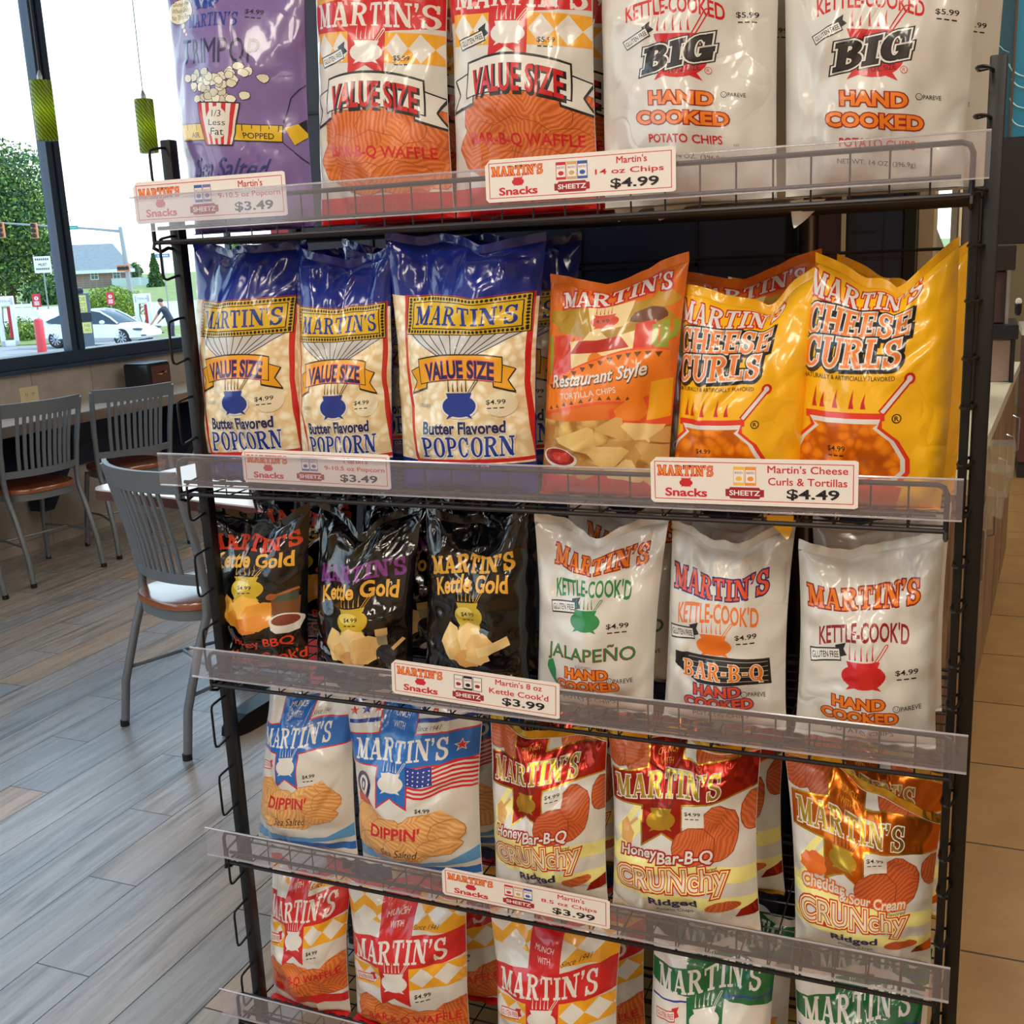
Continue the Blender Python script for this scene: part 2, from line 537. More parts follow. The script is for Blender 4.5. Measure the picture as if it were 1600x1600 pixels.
# slab-serif letters built from strokes: l = line(x0,y0,x1,y1,width)  o = ring piece(cx,cy,rx,ry,inner rx,inner ry,a0,a1)  r = rectangle
GL = {
 'M': (1.06, [('l', .17, 0, .17, 1, .1), ('l', .2, 1, .53, .06, .22), ('l', .53, .06, .86, 1, .12), ('l', .86, 0, .86, 1, .21), ('r', 0, .9, .3, 1), ('r', .76, .9, 1.05, 1), ('r', .02, 0, .33, .1), ('r', .68, 0, 1.05, .1)]),
 'A': (.94, [('l', .15, .02, .45, 1, .1), ('l', .77, .02, .47, 1, .22), ('r', .24, .27, .66, .37), ('r', 0, 0, .32, .1), ('r', .57, 0, .94, .1)]),
 'R': (.92, [('l', .21, 0, .21, 1, .21), ('o', .42, .74, .38, .26, .17, .16, -90, 90), ('r', .2, .9, .43, 1), ('r', .2, .48, .43, .58), ('l', .46, .52, .76, .04, .2), ('r', 0, 0, .42, .1), ('r', 0, .9, .3, 1), ('r', .66, 0, .92, .1)]),
 'T': (.82, [('l', .41, 0, .41, 1, .21), ('r', .02, .89, .8, 1), ('r', .02, .68, .11, 1), ('r', .71, .68, .8, 1), ('r', .2, 0, .62, .1)]),
 'I': (.48, [('l', .24, 0, .24, 1, .21), ('r', .02, 0, .46, .1), ('r', .02, .9, .46, 1)]),
 'N': (.98, [('l', .17, 0, .17, 1, .1), ('l', .82, 0, .82, 1, .1), ('l', .2, .98, .8, .04, .23), ('r', 0, 0, .34, .1), ('r', 0, .9, .28, 1), ('r', .65, .9, .98, 1)]),
 "'": (.24, [('p', [(.03, 1.02), (.2, 1.02), (.2, .86), (.1, .66), (.04, .68), (.1, .84), (.03, .84)])]),
 'S': (.78, [('o', .38, .74, .34, .27, .15, .17, 20, 275), ('o', .38, .27, .37, .28, .16, .17, -165, 95), ('r', .57, .66, .68, 1), ('r', .05, 0, .16, .36)]),
 'P': (.82, [('l', .21, 0, .21, 1, .21), ('o', .42, .72, .38, .28, .17, .18, -90, 90), ('r', .2, .9, .43, 1), ('r', .2, .44, .43, .54), ('r', 0, 0, .44, .1), ('r', 0, .9, .3, 1)]),
 'O': (.9, [('o', .45, .5, .43, .51, .2, .42, 0, 360)]),
 'C': (.84, [('o', .44, .5, .42, .51, .2, .42, 40, 320), ('r', .66, .62, .76, 1), ('r', .7, .2, .76, .38)]),
 'B': (.86, [('l', .21, 0, .21, 1, .21), ('o', .4, .75, .36, .25, .17, .15, -90, 90), ('o', .42, .27, .4, .27, .19, .17, -90, 90), ('r', .1, .9, .42, 1), ('r', .2, .46, .44, .56), ('r', .1, 0, .44, .1), ('r', 0, 0, .3, .1), ('r', 0, .9, .3, 1)]),
 'G': (.92, [('o', .45, .5, .43, .51, .2, .42, 40, 330), ('r', .66, .64, .77, 1), ('l', .76, 0, .76, .42, .2), ('r', .52, .34, .9, .45)]),
 'H': (1.0, [('l', .2, 0, .2, 1, .21), ('l', .8, 0, .8, 1, .21), ('r', .2, .44, .8, .56), ('r', 0, 0, .4, .1), ('r', 0, .9, .4, 1), ('r', .6, 0, 1, .1), ('r', .6, .9, 1, 1)]),
 'E': (.82, [('l', .21, 0, .21, 1, .21), ('r', 0, 0, .78, .11), ('r', 0, .89, .74, 1), ('r', .2, .45, .56, .56), ('r', .65, .66, .74, 1), ('r', .69, 0, .78, .34), ('r', .48, .34, .57, .66)]),
 'U': (.94, [('l', .2, .3, .2, 1, .21), ('l', .78, .3, .78, 1, .11), ('o', .465, .34, .37, .36, .2, .26, 180, 360), ('r', 0, .9, .4, 1), ('r', .6, .9, .94, 1)]),
 'L': (.78, [('l', .21, 0, .21, 1, .21), ('r', 0, 0, .74, .11), ('r', 0, .9, .42, 1), ('r', .65, 0, .74, .36)]),
 'Q': (.9, [('o', .45, .5, .43, .51, .2, .42, 0, 360), ('l', .5, .25, .8, -.12, .16)]),
 '-': (.45, [('r', .06, .4, .38, .54)]),
 '.': (.26, [('r', .05, .4, .2, .55)]),
 ' ': (.4, []),
}
TRK = .07
def slab_polys(s, e=0.0):
    x, out = 0.0, []
    for ch in s:
        w, st = GL[ch]
        nl = no = 0
        for q in st:
            k = q[0]
            lv = 2
            if k == 'l':
                lv, nl = nl % 2, nl + 1
            if k == 'o':
                lv, no = 3 + no % 2, no + 1
            if k == 'l':
                _, x0, y0, x1, y1, t = q
                dx, dy = x1 - x0, y1 - y0
                L = math.hypot(dx, dy)
                if abs(dx) < 1e-6:
                    p = [(x0 - t / 2 - e, y0 - e), (x0 + t / 2 + e, y0 - e), (x0 + t / 2 + e, y1 + e), (x0 - t / 2 - e, y1 + e)]
                else:  # slanted stroke cut level at both ends
                    h = (t / 2 + e) * L / abs(dy) if abs(dy) > .3 else t / 2 + e
                    kx = dx / dy * e if abs(dy) > .3 else 0
                    sg = 1 if dy > 0 else -1
                    p = [(x0 - h - kx, y0 - e * sg), (x0 + h - kx, y0 - e * sg), (x1 + h + kx, y1 + e * sg), (x1 - h + kx, y1 + e * sg)]
            elif k == 'r':
                _, x0, y0, x1, y1 = q
                p = [(x0 - e, y0 - e), (x1 + e, y0 - e), (x1 + e, y1 + e), (x0 - e, y1 + e)]
            elif k == 'p':
                c = np.mean(q[1], axis=0)
                p = [(a + e * np.sign(a - c[0]), b + e * np.sign(b - c[1])) for a, b in q[1]]
            else:
                _, cx, cy, rx, ry, ix, iy, a0, a1 = q
                n = max(6, int(abs(a1 - a0) / 18))
                A = ring(cx, cy, rx + e, ry + e, n, a0, a1 - (.001 if a1 - a0 == 360 else 0))
                Bq = ring(cx, cy, max(.01, ix - e), max(.01, iy - e), n, a0, a1 - (.001 if a1 - a0 == 360 else 0))
                for i in range(len(A) - 1):
                    out.append((lv, [(x + px, py) for px, py in (A[i], A[i + 1], Bq[i + 1], Bq[i])]))
                continue
            out.append((lv, [(x + px, py) for px, py in p]))
        x += w + TRK
    return out, x - TRK

TXT = {}
def text_geo(s, off=0.0):
    if (s, off) in TXT:
        return TXT[s, off]
    if off > 0:
        # acute letters (M, W, $ ...) break when the curve is offset; thicken those by overlaid shifted copies
        v, f = text_geo(s, 0.0)
        def area(v, f):
            return sum(abs(sum(v[q[i]][0] * v[q[(i + 1) % len(q)]][1] - v[q[(i + 1) % len(q)]][0] * v[q[i]][1] for i in range(len(q)))) / 2 for q in f)
        cnt = {}
        for q in f:
            for i in range(len(q)):
                k = tuple(sorted((q[i], q[(i + 1) % len(q)])))
                cnt[k] = cnt.get(k, 0) + 1
        per = sum(math.dist(v[a], v[b]) for (a, b), n in cnt.items() if n == 1)
        v2, f2 = raw_text(s, off)
        if area(v2, f2) > area(v, f) + 1.3 * per * off:
            n = 4 if off < .03 else 8
            v2, f2 = [], []
            for k in range(n):
                a = 2 * math.pi * (k + .5) / n
                o = len(v2)
                v2 += [(x + off * 1.1 * math.cos(a), y + off * 1.1 * math.sin(a)) for x, y in v]
                f2 += [tuple(i + o for i in q) for q in f]
        TXT[s, off] = (v2, f2)
    else:
        TXT[s, off] = raw_text(s, 0.0)
    return TXT[s, off]
def raw_text(s, off):
    cu = bpy.data.curves.new('lettering', 'FONT')
    cu.body = s
    cu.offset = off
    cu.resolution_u = 3
    ob = bpy.data.objects.new('lettering', cu)
    COL.objects.link(ob)
    me = bpy.data.meshes.new_from_object(ob.evaluated_get(bpy.context.evaluated_depsgraph_get()))
    g = ([tuple(v.co[:2]) for v in me.vertices], [tuple(p.vertices) for p in me.polygons])
    bpy.data.meshes.remove(me)
    bpy.data.objects.remove(ob)
    bpy.data.curves.remove(cu)
    return g

BOARD = {
    'trim': (3.6763, -0.239, 1.8606, -0.1157, -1.8151, -1.057),
    'value': (3.5717, -0.036, -0.0374, -0.1629, -1.6876, -0.9792),
    'big': (2.5994, 0.101, -1.7459, -0.144, -1.375, -0.7559),
    'pop': (3.6508, -0.0081, 0.4018, 0.0836, -2.0547, -0.0582),
    'tort': (3.7702, 0.3243, -0.5895, -0.1816, -2.3585, -0.0286),
    'curl': (3.5431, 0.2636, -2.4671, -0.0195, -2.188, -0.0024),
    'gold': (5.8544, 0.0404, 3.0176, 0.3366, -3.3638, 1.2265),
    'white': (3.6236, 0.1531, -2.54, 0.0202, -2.7074, 1.2289),
    'dip': (4.0777, -0.0234, 0.861, 0.4158, -2.9038, 2.2067),
    'crunch': (3.5025, 0.0135, -1.142, 0.4954, -2.7644, 2.1301),
    'green': (4.1642, 0.2441, -1.8185, 0.6404, -3.0897, 3.4586),
    'waffle': (4.3832, -0.043, 0.9924, 0.6653, -3.4719, 3.7504),
}
class Art:
    """flat artwork; authored on an artboard (x right, y down), kept in label units (100 = bag width)"""
    def __init__(s, cx, k, yb, hp, HU, slope=0.0, board=None):
        s.cx, s.k, s.yb, s.hp, s.HU, s.sl = cx, k, yb, hp, HU, slope
        s.h = BOARD.get(board)
        s.up = 0
        s.sx = 1.0
        s.el = []       # (material, verts, faces, level)
        s.lev = 0
        s.grid = None
    def m(s, p):
        x, y = p
        y -= s.up
        x = s.cx + (x - s.cx) * s.sx
        if s.h:
            a, b, c, d, e, f = s.h
            X, Y = (x - 800) / 800, (y - 800) / 800
            return ((a * X + b * Y + c) * 100, (d * X + e * Y + f) * s.HU)
        return ((x - s.cx) * 100 / s.k, (s.yb - (y - s.sl * (x - s.cx))) * s.HU / s.hp)
    def raw(s, mt, v, f):
        s.el.append((mt, v, f, s.lev))
        s.lev += 1
    def poly(s, mt, pts, holes=()):
        loops = [[s.m(p) for p in pts]] + [[s.m(p) for p in h] for h in holes]
        v = [p for l in loops for p in l]
        if len(loops) == 1 and len(pts) <= 4:
            s.raw(mt, v, [tuple(range(len(v)))])
            return
        t = tessellate_polygon([[Vector((a, b, 0)) for a, b in l] for l in loops])
        s.raw(mt, v, [tuple(q) for q in t])
    def rect(s, mt, x0, y0, x1, y1):
        s.poly(mt, [(x0, y1), (x1, y1), (x1, y0), (x0, y0)])
    def full(s, mt, y0, y1):
        v0, v1 = s.m((s.cx, y0))[1], s.m((s.cx, y1))[1]
        s.raw(mt, [(-50, v1), (50, v1), (50, v0), (-50, v0)], [(0, 1, 2, 3)])
    def ell(s, mt, cx, cy, rx, ry, n=24):
        s.poly(mt, ring(cx, cy, rx, ry, n))
    def line(s, mt, pts, w):
        for (x0, y0), (x1, y1) in zip(pts, pts[1:]):
            dx, dy = x1 - x0, y1 - y0
            L = math.hypot(dx, dy) or 1
            nx, ny = -dy / L * w / 2, dx / L * w / 2
            s.poly(mt, [(x0 + nx, y0 + ny), (x1 + nx, y1 + ny), (x1 - nx, y1 - ny), (x0 - nx, y0 - ny)])
    def outline(s, mt, pts, w):
        s.line(mt, list(pts) + [pts[0]], w)
    def _place(s, P, bx, cx, cy, w, h, rot, shear, bow):
        x0, y0, x1, y1 = bx
        a = math.radians(rot)
        out = []
        for x, y in P:
            u = ((x - x0) / (x1 - x0) - .5) * w
            v = ((y - y0) / (y1 - y0) - .5) * h
            v += bow * (1 - (2 * u / w) ** 2) - bow * .5
            u += shear * v
            X, Y = u * math.cos(a) - v * math.sin(a), u * math.sin(a) + v * math.cos(a)
            out.append(s.m((cx + X, cy - Y)))
        return out
    def text(s, mt, t, cx, cy, w, h, rot=0, shear=0, bold=0, bow=0):
        b, _ = text_geo(t, 0.0)
        xs, ys = [p[0] for p in b], [p[1] for p in b]
        v, f = text_geo(t, bold)
        bx = (min(xs), min(ys), max(xs), max(ys))
        n = len(v) // len(b) if bold and len(v) % len(b) == 0 and len(v) >= 4 * len(b) else 1
        nv, nf = len(v) // n, len(f) // n
        for k in range(n):
            s.raw(mt, s._place(v[k * nv:(k + 1) * nv], bx, cx, cy, w, h, rot, shear, bow), [tuple(i - k * nv for i in q) for q in f[k * nf:(k + 1) * nf]])
    def slab(s, mt, t, cx, cy, w, h, rot=0, shear=0, exp=0, bow=0):
        P, tw = slab_polys(t, exp)
        for lv in range(5):
            v, f = [], []
            for l, q in P:
                if l == lv:
                    f.append(tuple(range(len(v), len(v) + len(q))))
                    v += q
            if f:
                s.raw(mt, s._place(v, (0, 0, tw, 1), cx, cy, w, h, rot, shear, bow), f)
    def blob(s, mt, cx, cy, rx, ry, seed=0, n=22, j=.16):
        r = random.Random(seed)
        pts = []
        for i in range(n):
            a = 2 * math.pi * i / n
            k = 1 + r.uniform(-j, j)
            pts.append((cx + rx * k * math.cos(a), cy + ry * k * math.sin(a)))
        s.poly(mt, pts)
    def pot(s, mt, cx, cy, w, h, steam, spoon=True, st=1.0, rim=None):
        s.ell(mt, cx, cy + h * .04, w / 2, h * .46, 28)
        s.poly(mt, [(cx - w * .33, cy - h * .3), (cx + w * .33, cy - h * .3), (cx + w * .38, cy - h * .5), (cx - w * .38, cy - h * .5)][::-1])
        for sx in (-1, 1):
            s.poly(mt, [(cx + sx * w * .3, cy + h * .36), (cx + sx * w * .4, cy + h * .56), (cx + sx * w * .18, cy + h * .44)])
        for i, dx in enumerate((-.3, -.17, -.03, .1, .22)):
            x = cx + dx * w
            y0 = cy - h * .56
            hh = h * (.62 if i % 2 == 0 else .42) * st
            s.poly(steam, [(x - w * .018, y0), (x + w * .022, y0), (x + w * .006, y0 - hh * .4), (x + w * .012, y0 - hh), (x - w * .012, y0 - hh * .6)])
        if spoon:
            s.line(steam, [(cx + w * .27, cy - h * .5), (cx + w * .48, cy - h * 1.0)], w * .02)
            s.line(steam, [(cx + w * .33, cy - h * .5), (cx + w * .54, cy - h * .96)], w * .02)
            s.line(steam, [(cx + w * .48, cy - h * 1.0), (cx + w * .52, cy - h * 1.04), (cx + w * .55, cy - h * 1.02), (cx + w * .54, cy - h * .96)], w * .02)
    def gluten(s, x, y, w, h, rot, bg, ink, frame):
        a = math.radians(rot)
        R = lambda p: (x + p[0] * math.cos(a) + p[1] * math.sin(a), y - p[0] * math.sin(a) + p[1] * math.cos(a))
        s.poly(frame, [R(p) for p in ((w * .36, -h * .75), (w * .72, -h * .95), (w * .62, -h * .45), (w * .7, h * .05), (w * .36, h * .25))])
        s.poly(frame, [R(p) for p in ((-w * .5, -h * .55), (w * .5, -h * .55), (w * .5, h * .55), (-w * .5, h * .55))])
        s.poly(bg, [R(p) for p in ((-w * .47, -h * .43), (w * .47, -h * .43), (w * .47, h * .43), (-w * .47, h * .43))])
        s.text(ink, 'GLUTEN FREE', x, y, w * .86, h * .5, rot, 0, .015)
    def price(s, x, y, w, h, t='$4.99', ink=None):
        ink = ink or INK
        s.text(ink, t, x, y, w, h, 0, 0, .012)
        for i in range(3):
            s.rect(ink, x - w * .45 + i * w * .32, y + h * 1.0, x - w * .45 + i * w * .32 + w * .22, y + h * 1.22)
    def banner(s, mt, ink, edge, cx, cy, w, h, bow, ew=1.6, tail=.22):
        """arched ribbon with two swallow tails"""
        n = 10
        def arc(dy, ww):
            return [(cx - ww / 2 + ww * i / n, cy + dy - bow * (1 - (2 * i / n - 1) ** 2)) for i in range(n + 1)]
        for sx in (-1, 1):
            x0, x1, x2 = cx + sx * w * .40, cx + sx * w * .5, cx + sx * w * (.5 + tail)
            T = [(x0, cy - h * .2), (x1, cy - h * .22), (x2, cy - h * .02), (x2 - sx * w * .07, cy + h * .42), (x2 + sx * w * .015, cy + h * .92), (x0 + sx * w * .02, cy + h * .66)]
            s.poly(edge, [((p[0] - x1) * 1.06 + x1, (p[1] - cy) * 1.05 + cy + ew * .5) for p in T])
            s.poly(mt, T)
            s.outline(edge, T, ew)
        P = arc(-h / 2, w) + arc(h / 2, w)[::-1]
        s.poly(edge, [(cx + (p[0] - cx) * (1 + 2 * ew / w), cy + (p[1] - cy) * (1 + 2.4 * ew / h)) for p in P])
        s.poly(mt, P)
    # -- conform the flat artwork to a grid of NU x NV cells cut along one diagonal
    def mesh(s):
        if s.grid is not None:
            return s.grid
        bm = bmesh.new()
        mats = []
        for mt, v, f, li in s.el:
            if mt not in mats:
                mats.append(mt)
            mi = mats.index(mt)
            U = [((a + 50) / 100, b / s.HU) for a, b in v]
            vs = [bm.verts.new((a, b, li)) for a, b in U]
            for q in f:
                try:
                    fc = bm.faces.new([vs[i] for i in q])
                    fc.material_index = mi
                except ValueError:
                    pass
        def cut(co, no, inner=False, outer=False):
            g = bm.verts[:] + bm.edges[:] + bm.faces[:]
            bmesh.ops.bisect_plane(bm, geom=g, dist=1e-6, plane_co=co, plane_no=no, clear_inner=inner, clear_outer=outer)
        e = .004
        cut((e, 0, 0), (1, 0, 0), inner=True)
        cut((1 - e, 0, 0), (1, 0, 0), outer=True)
        cut((0, e, 0), (0, 1, 0), inner=True)
        cut((0, 1 - e, 0), (0, 1, 0), outer=True)
        for i in range(1, NU):
            cut((i / NU, 0, 0), (1, 0, 0))
        for i in range(1, NV):
            cut((0, i / NV, 0), (0, 1, 0))
        for k in range(-NV + 1, NU):
            # NU*u - NV*v = k
            cut((k / NU, 0, 0), Vector((NU, -NV, 0)).normalized())
        bm.verts.index_update()
        V = np.array([v.co[:] for v in bm.verts])
        Fc = [[v.index for v in f.verts] for f in bm.faces]
        Mi = [f.material_index for f in bm.faces]
        # face the printing outwards
        for q in Fc:
            p = V[q]
            ar = sum(p[i][0] * p[(i + 1) % len(q)][1] - p[(i + 1) % len(q)][0] * p[i][1] for i in range(len(q)))
            if ar < 0:
                q.reverse()
        bm.free()
        s.grid = (V, Fc, Mi, mats)
        return s.grid

NU, NV = 34, 46
INK = film('ink_black', (24, 22, 24), .3)

# ------------------------------------------------------------------ snack bags
def vnoise(seed, n, m, NUp, NVp):
    r = np.random.RandomState(seed)
    g = r.rand(m + 2, n + 2) - .5
    u = np.linspace(0, n, NUp); v = np.linspace(0, m, NVp)
    iu, iv = np.floor(u).astype(int), np.floor(v).astype(int)
    fu, fv = u - iu, v - iv
    fu, fv = fu * fu * (3 - 2 * fu), fv * fv * (3 - 2 * fv)
    a = g[np.ix_(iv, iu)] * (1 - fu) + g[np.ix_(iv, iu + 1)] * fu
    b = g[np.ix_(iv + 1, iu)] * (1 - fu) + g[np.ix_(iv + 1, iu + 1)] * fu
    return a * (1 - fv)[:, None] + b * fv[:, None]

Y_BAG = 1.497
def bag_surface(c, seed, T=.05, pinch=.05, sag=.0, side=-1, wr=1.0, lean=.03, lump=0.0):
    """c = corners (x,z): BL, BR, TL, TR in the rack's plane.  Returns (NV+1, NU+1, 3)"""
    U = np.linspace(0, 1, NU + 1)[None, :]
    V = np.linspace(0, 1, NV + 1)[:, None]
    (xa, za), (xb, zb), (xc, zc), (xd, zd) = c
    x = (xa * (1 - U) + xb * U) * (1 - V) + (xc * (1 - U) + xd * U) * V
    z = (za * (1 - U) + zb * U) * (1 - V) + (zc * (1 - U) + zd * U) * V
    xm = (xa * (1 - V) + xc * V) * .5 + (xb * (1 - V) + xd * V) * .5
    x = xm + (x - xm) * (1 - pinch * np.sin(np.pi * V) ** .8)
    S = np.sin(np.pi * U) ** .62
    prof = np.clip(np.sin(np.pi * np.clip(V, 0, 1) ** .8), 0, 1) ** .55
    th = T * S * prof
    hgt = (zc + zd) / 2 - (za + zb) / 2
    rs = np.random.RandomState(seed + 900)
    u0 = rs.uniform(.34, .66)
    dip = np.clip(1 - np.where(U < u0, (u0 - U) / u0, (U - u0) / (1 - u0)), 0, 1) ** 1.25
    dip = .75 * dip + .25 * (1 - (2 * U - 1) ** 2)
    z = z - sag * 1.15 * hgt * dip * V ** 4
    z = z + wr * .012 * vnoise(seed + 77, 6, 1, NU + 1, 2)[:1] * np.clip(V - .5, 0, 1) ** 2 * 4 * np.sin(np.pi * U)
    r = np.random.RandomState(seed + (500 if side > 0 else 0))
    n1 = vnoise(seed * 7 + side, 4, 5, NU + 1, NV + 1)
    n2 = vnoise(seed * 11 + side, 9, 12, NU + 1, NV + 1)
    edge = np.abs(2 * U - 1) ** 2
    ends = np.exp(-V / .13) + np.exp(-(1 - V) / .16)
    th = th + wr * (.014 * n1 * S * prof ** .5 + .010 * n2 * (.25 + .75 * np.clip(edge + ends, 0, 1)) * (S * prof) ** .5)
    # pleats running in from the two seals
    for k in range(13):
        u0 = r.uniform(.05, .95)
        top = r.rand() < .6
        w = r.uniform(.018, .045)
        L = r.uniform(.1, .26)
        sl = r.uniform(-.5, .5)
        vv = (1 - V) if top else V
        d = (U - u0 - sl * vv)
        th = th + wr * r.choice([-1, 1]) * r.uniform(.002, .007) * np.exp(-(d / w) ** 2) * np.exp(-(vv / L) ** 2) * np.clip(vv / .05, 0, 1) * np.clip(S * 1.4, 0, 1)
    # long creases
    for k in range(16):
        u0, v0 = (r.uniform(.0, 1) if k % 2 else r.choice([r.uniform(0, .22), r.uniform(.78, 1)])), r.uniform(.06, .94)
        a = r.uniform(0, math.pi)
        L = r.uniform(.12, .3)
        du, dv = (U - u0), (V - v0) * 1.4
        al = du * math.cos(a) + dv * math.sin(a)
        ac = -du * math.sin(a) + dv * math.cos(a)
        th = th + wr * r.choice([-1, -1, 1]) * r.uniform(.0016, .0046) * np.exp(-(ac / (.016 + .022 * (k % 3) / 2)) ** 2) * np.exp(-(al / L) ** 2) * S * prof
    if lump:
        th = th + lump * vnoise(seed * 13 + side, 14, 18, NU + 1, NV + 1) * S * prof
    th = np.maximum(th, 0.0005)
    wave = .010 * wr * np.sin(2 * np.pi * (U * r.uniform(1, 1.6) + r.rand())) * np.clip(V - .55, 0, 1) if side else 0
    if side > 0:
        r2 = np.random.RandomState(seed)
    mid = lean * V ** 1.4 + .012 * wr * np.sin(2 * np.pi * (U * (1 + (seed % 5) * .15) + seed * .37)) * np.clip(V - .6, 0, 1) / .4
    y = Y_BAG + mid + side * th
    return np.stack([x + 0 * y, y, z + 0 * y], -1)

def grid_normals(P, side):
    du = np.gradient(P, axis=1)
    dv = np.gradient(P, axis=0)
    n = np.cross(du, dv)
    n /= np.linalg.norm(n, axis=-1, keepdims=True) + 1e-12
    return n if side < 0 else -n

def tri_eval(G, u, v):
    a, b = u * NU, v * NV
    i, j = np.clip(np.floor(a - 1e-9).astype(int), 0, NU - 1), np.clip(np.floor(b - 1e-9).astype(int), 0, NV - 1)
    fa, fb = (a - i)[:, None], (b - j)[:, None]
    p00, p10, p01, p11 = G[j, i], G[j, i + 1], G[j + 1, i], G[j + 1, i + 1]
    lo = p00 + (p10 - p00) * fa + (p11 - p10) * fb
    hi = p00 + (p01 - p00) * fb + (p11 - p01) * fa
    return np.where(fa >= fb, lo, hi)

def mesh_from(name, V, F, Mi, mats, N=None):
    me = bpy.data.meshes.new(name)
    me.from_pydata(V.tolist(), [], F)
    for m in mats:
        me.materials.append(m)
    me.polygons.foreach_set('material_index', Mi)
    me.polygons.foreach_set('use_smooth', [True] * len(F))
    me.update()
    if N is not None:
        me.normals_split_custom_set_from_vertices(N.tolist())
    return me

BAGS = {}
def make_bag(key, art, base, corners, seed, label, cat, group, name='chip_bag', sealm=None, T=.05, pinch=.05, sag=.0, wr=1.35, lean=.03, back=None, lump=0, seal_h=.013):
    Pf = bag_surface(corners, seed, T, pinch, sag, -1, wr, lean, lump)
    Pb = bag_surface(corners, seed, T, pinch, sag, 1, wr, lean)
    ox, oz = (corners[0][0] + corners[1][0]) / 2, min(corners[0][1], corners[1][1])
    O = np.array([ox, Y_BAG, oz])
    Pf, Pb = Pf - O, Pb - O
    # share the rim
    rim = (Pf + Pb) / 2
    for A in (Pf, Pb):
        A[:, 0], A[:, -1], A[0], A[-1] = rim[:, 0], rim[:, -1], rim[0], rim[-1]
    Nf, Nb = grid_normals(Pf, -1), grid_normals(Pb, 1)
    W1 = NU + 1
    V, Nn, F, Mi = [Pf.reshape(-1, 3), Pb.reshape(-1, 3)], [Nf.reshape(-1, 3), Nb.reshape(-1, 3)], [], []
    off = W1 * (NV + 1)
    for j in range(NV):
        for i in range(NU):
            a, b, c, d = j * W1 + i, j * W1 + i + 1, (j + 1) * W1 + i + 1, (j + 1) * W1 + i
            F += [(a, b, c), (a, c, d), (off + a, off + c, off + b), (off + a, off + d, off + c)]
            Mi += [0] * 4
    mats = [base]
    if art:
        GV, GF, GM, gm = art.mesh()
        P = tri_eval(Pf, GV[:, 0], GV[:, 1])
        N = tri_eval(Nf, GV[:, 0], GV[:, 1])
        N /= np.linalg.norm(N, axis=1, keepdims=True)
        P = P + N * (.00012 + .000008 * GV[:, 2:3])
        o = 2 * off
        V.append(P)
        Nn.append(N)
        for q, k in zip(GF, GM):
            F.append(tuple(i + o for i in q))
            Mi.append(k + 1)
        mats += gm
    me = mesh_from('pouch', np.concatenate(V), F, Mi, mats, np.concatenate(Nn))
    root = thing(name, label, cat, O, 0, group)
    po = bpy.data.objects.new('pouch', me)
    COL.objects.link(po)
    po.parent = root
    r = random.Random(seed)
    for nm, row, dz in (('top_seal', rim[-1], seal_h), ('bottom_seal', rim[0], -.008)):
        n = len(row)
        v, f = [], []
        ly = .004 * r.uniform(-1, 1)
        for k, t in enumerate((0, .25, .5, .75, 1)):
            for i in range(n):
                w = .0007 + (.0004 if k % 2 else 0)
                p = row[i]
                wob = ly * t + .0025 * math.sin(i * 1.3 + seed) * t
                yy = p[1] + wob + (0 if dz > 0 else -.012 * t)
                zz = p[2] + (dz * t if dz > 0 else 0.0004 * t)
                v += [(p[0], yy - (w if dz > 0 else 0), zz - (0 if dz > 0 else w)), (p[0], yy + (w if dz > 0 else 0), zz + (0 if dz > 0 else w))]
        K = 2 * n
        for k in range(4):
            for i in range(n - 1):
                a = k * K + 2 * i
                f += [(a, a + 2, a + K + 2, a + K), (a + 1, a + K + 1, a + K + 3, a + 3)]
        mb = MB().add(v, f)
        mb.build(nm, sealm or base, root, True)
    BAGS[key] = root
    return root

def rear_bag(key, dx, dy, dz, label, group=None, rz=0):
    src = BAGS[key]
    l = src.location
    return dup(src, (l.x + dx, l.y + dy, l.z + dz), rz, label, group or src.get('group'))

# ------------------------------------------------------------------ film colours and bag designs
WHITE = film('film_white', (217, 214, 208), .3)
PWHITE = film('print_white', (226, 223, 217), .3)
RED = film('print_red', (205, 28, 34), .28)
DRED = film('print_dark_red', (150, 24, 26), .28)
ORANGE = film('print_orange', (238, 128, 30), .28)
GOLDY = film('print_gold_yellow', (238, 170, 36), .28)
YEL = film('film_yellow', (250, 188, 26), .28)
YPANEL = film('print_sign_yellow', (226, 186, 34), .28)
BLUE = film('film_royal_blue', (24, 44, 140), .16)
PBLUE = film('print_blue', (26, 56, 150), .25)
FBLUE = film('film_bright_blue', (28, 104, 190), .25)
LBLUE = film('film_light_blue', (92, 158, 214), .3)
NAVY = film('print_navy', (34, 38, 92), .25)
LILAC = film('film_lilac', (128, 106, 168), .26)
BLACKF = film('film_black', (9, 9, 12), .13, 0, .5, .6)
GREEN = film('film_green', (16, 104, 58), .26)
PGREEN = film('print_green', (28, 132, 66), .28)
GOLD = film('print_gold', (214, 160, 54), .26)
POTY = film('print_pot_yellow', (206, 176, 44), .26)
PURP = film('print_purple', (122, 48, 128), .26)
PINK = film('print_pink', (230, 90, 120), .3)
CREAM = film('print_cream', (236, 226, 196), .3)
BROWN = film('print_brown', (110, 58, 30), .3)
TAN = film('print_tan', (220, 168, 96), .3)
ORFILM = film('film_orange', (226, 116, 38), .24)
FOILR = film('foil_red', (176, 40, 22), .22, .75, .5)
FOILO = film('foil_orange', (208, 104, 18), .22, .8, .5)
FOILG = film('foil_gold', (214, 172, 60), .22, .9, .5)
PALEY = film('print_pale_yellow', (244, 236, 150), .3)
GREY = film('print_grey', (150, 148, 142), .3)
SALSA = film('print_salsa', (160, 30, 26), .3)
CACT = film('print_cactus', (150, 160, 50), .3)
BBQCHIP = chip_film('print_waffle_chips', (198, 92, 42), (234, 136, 70), 15, 300)
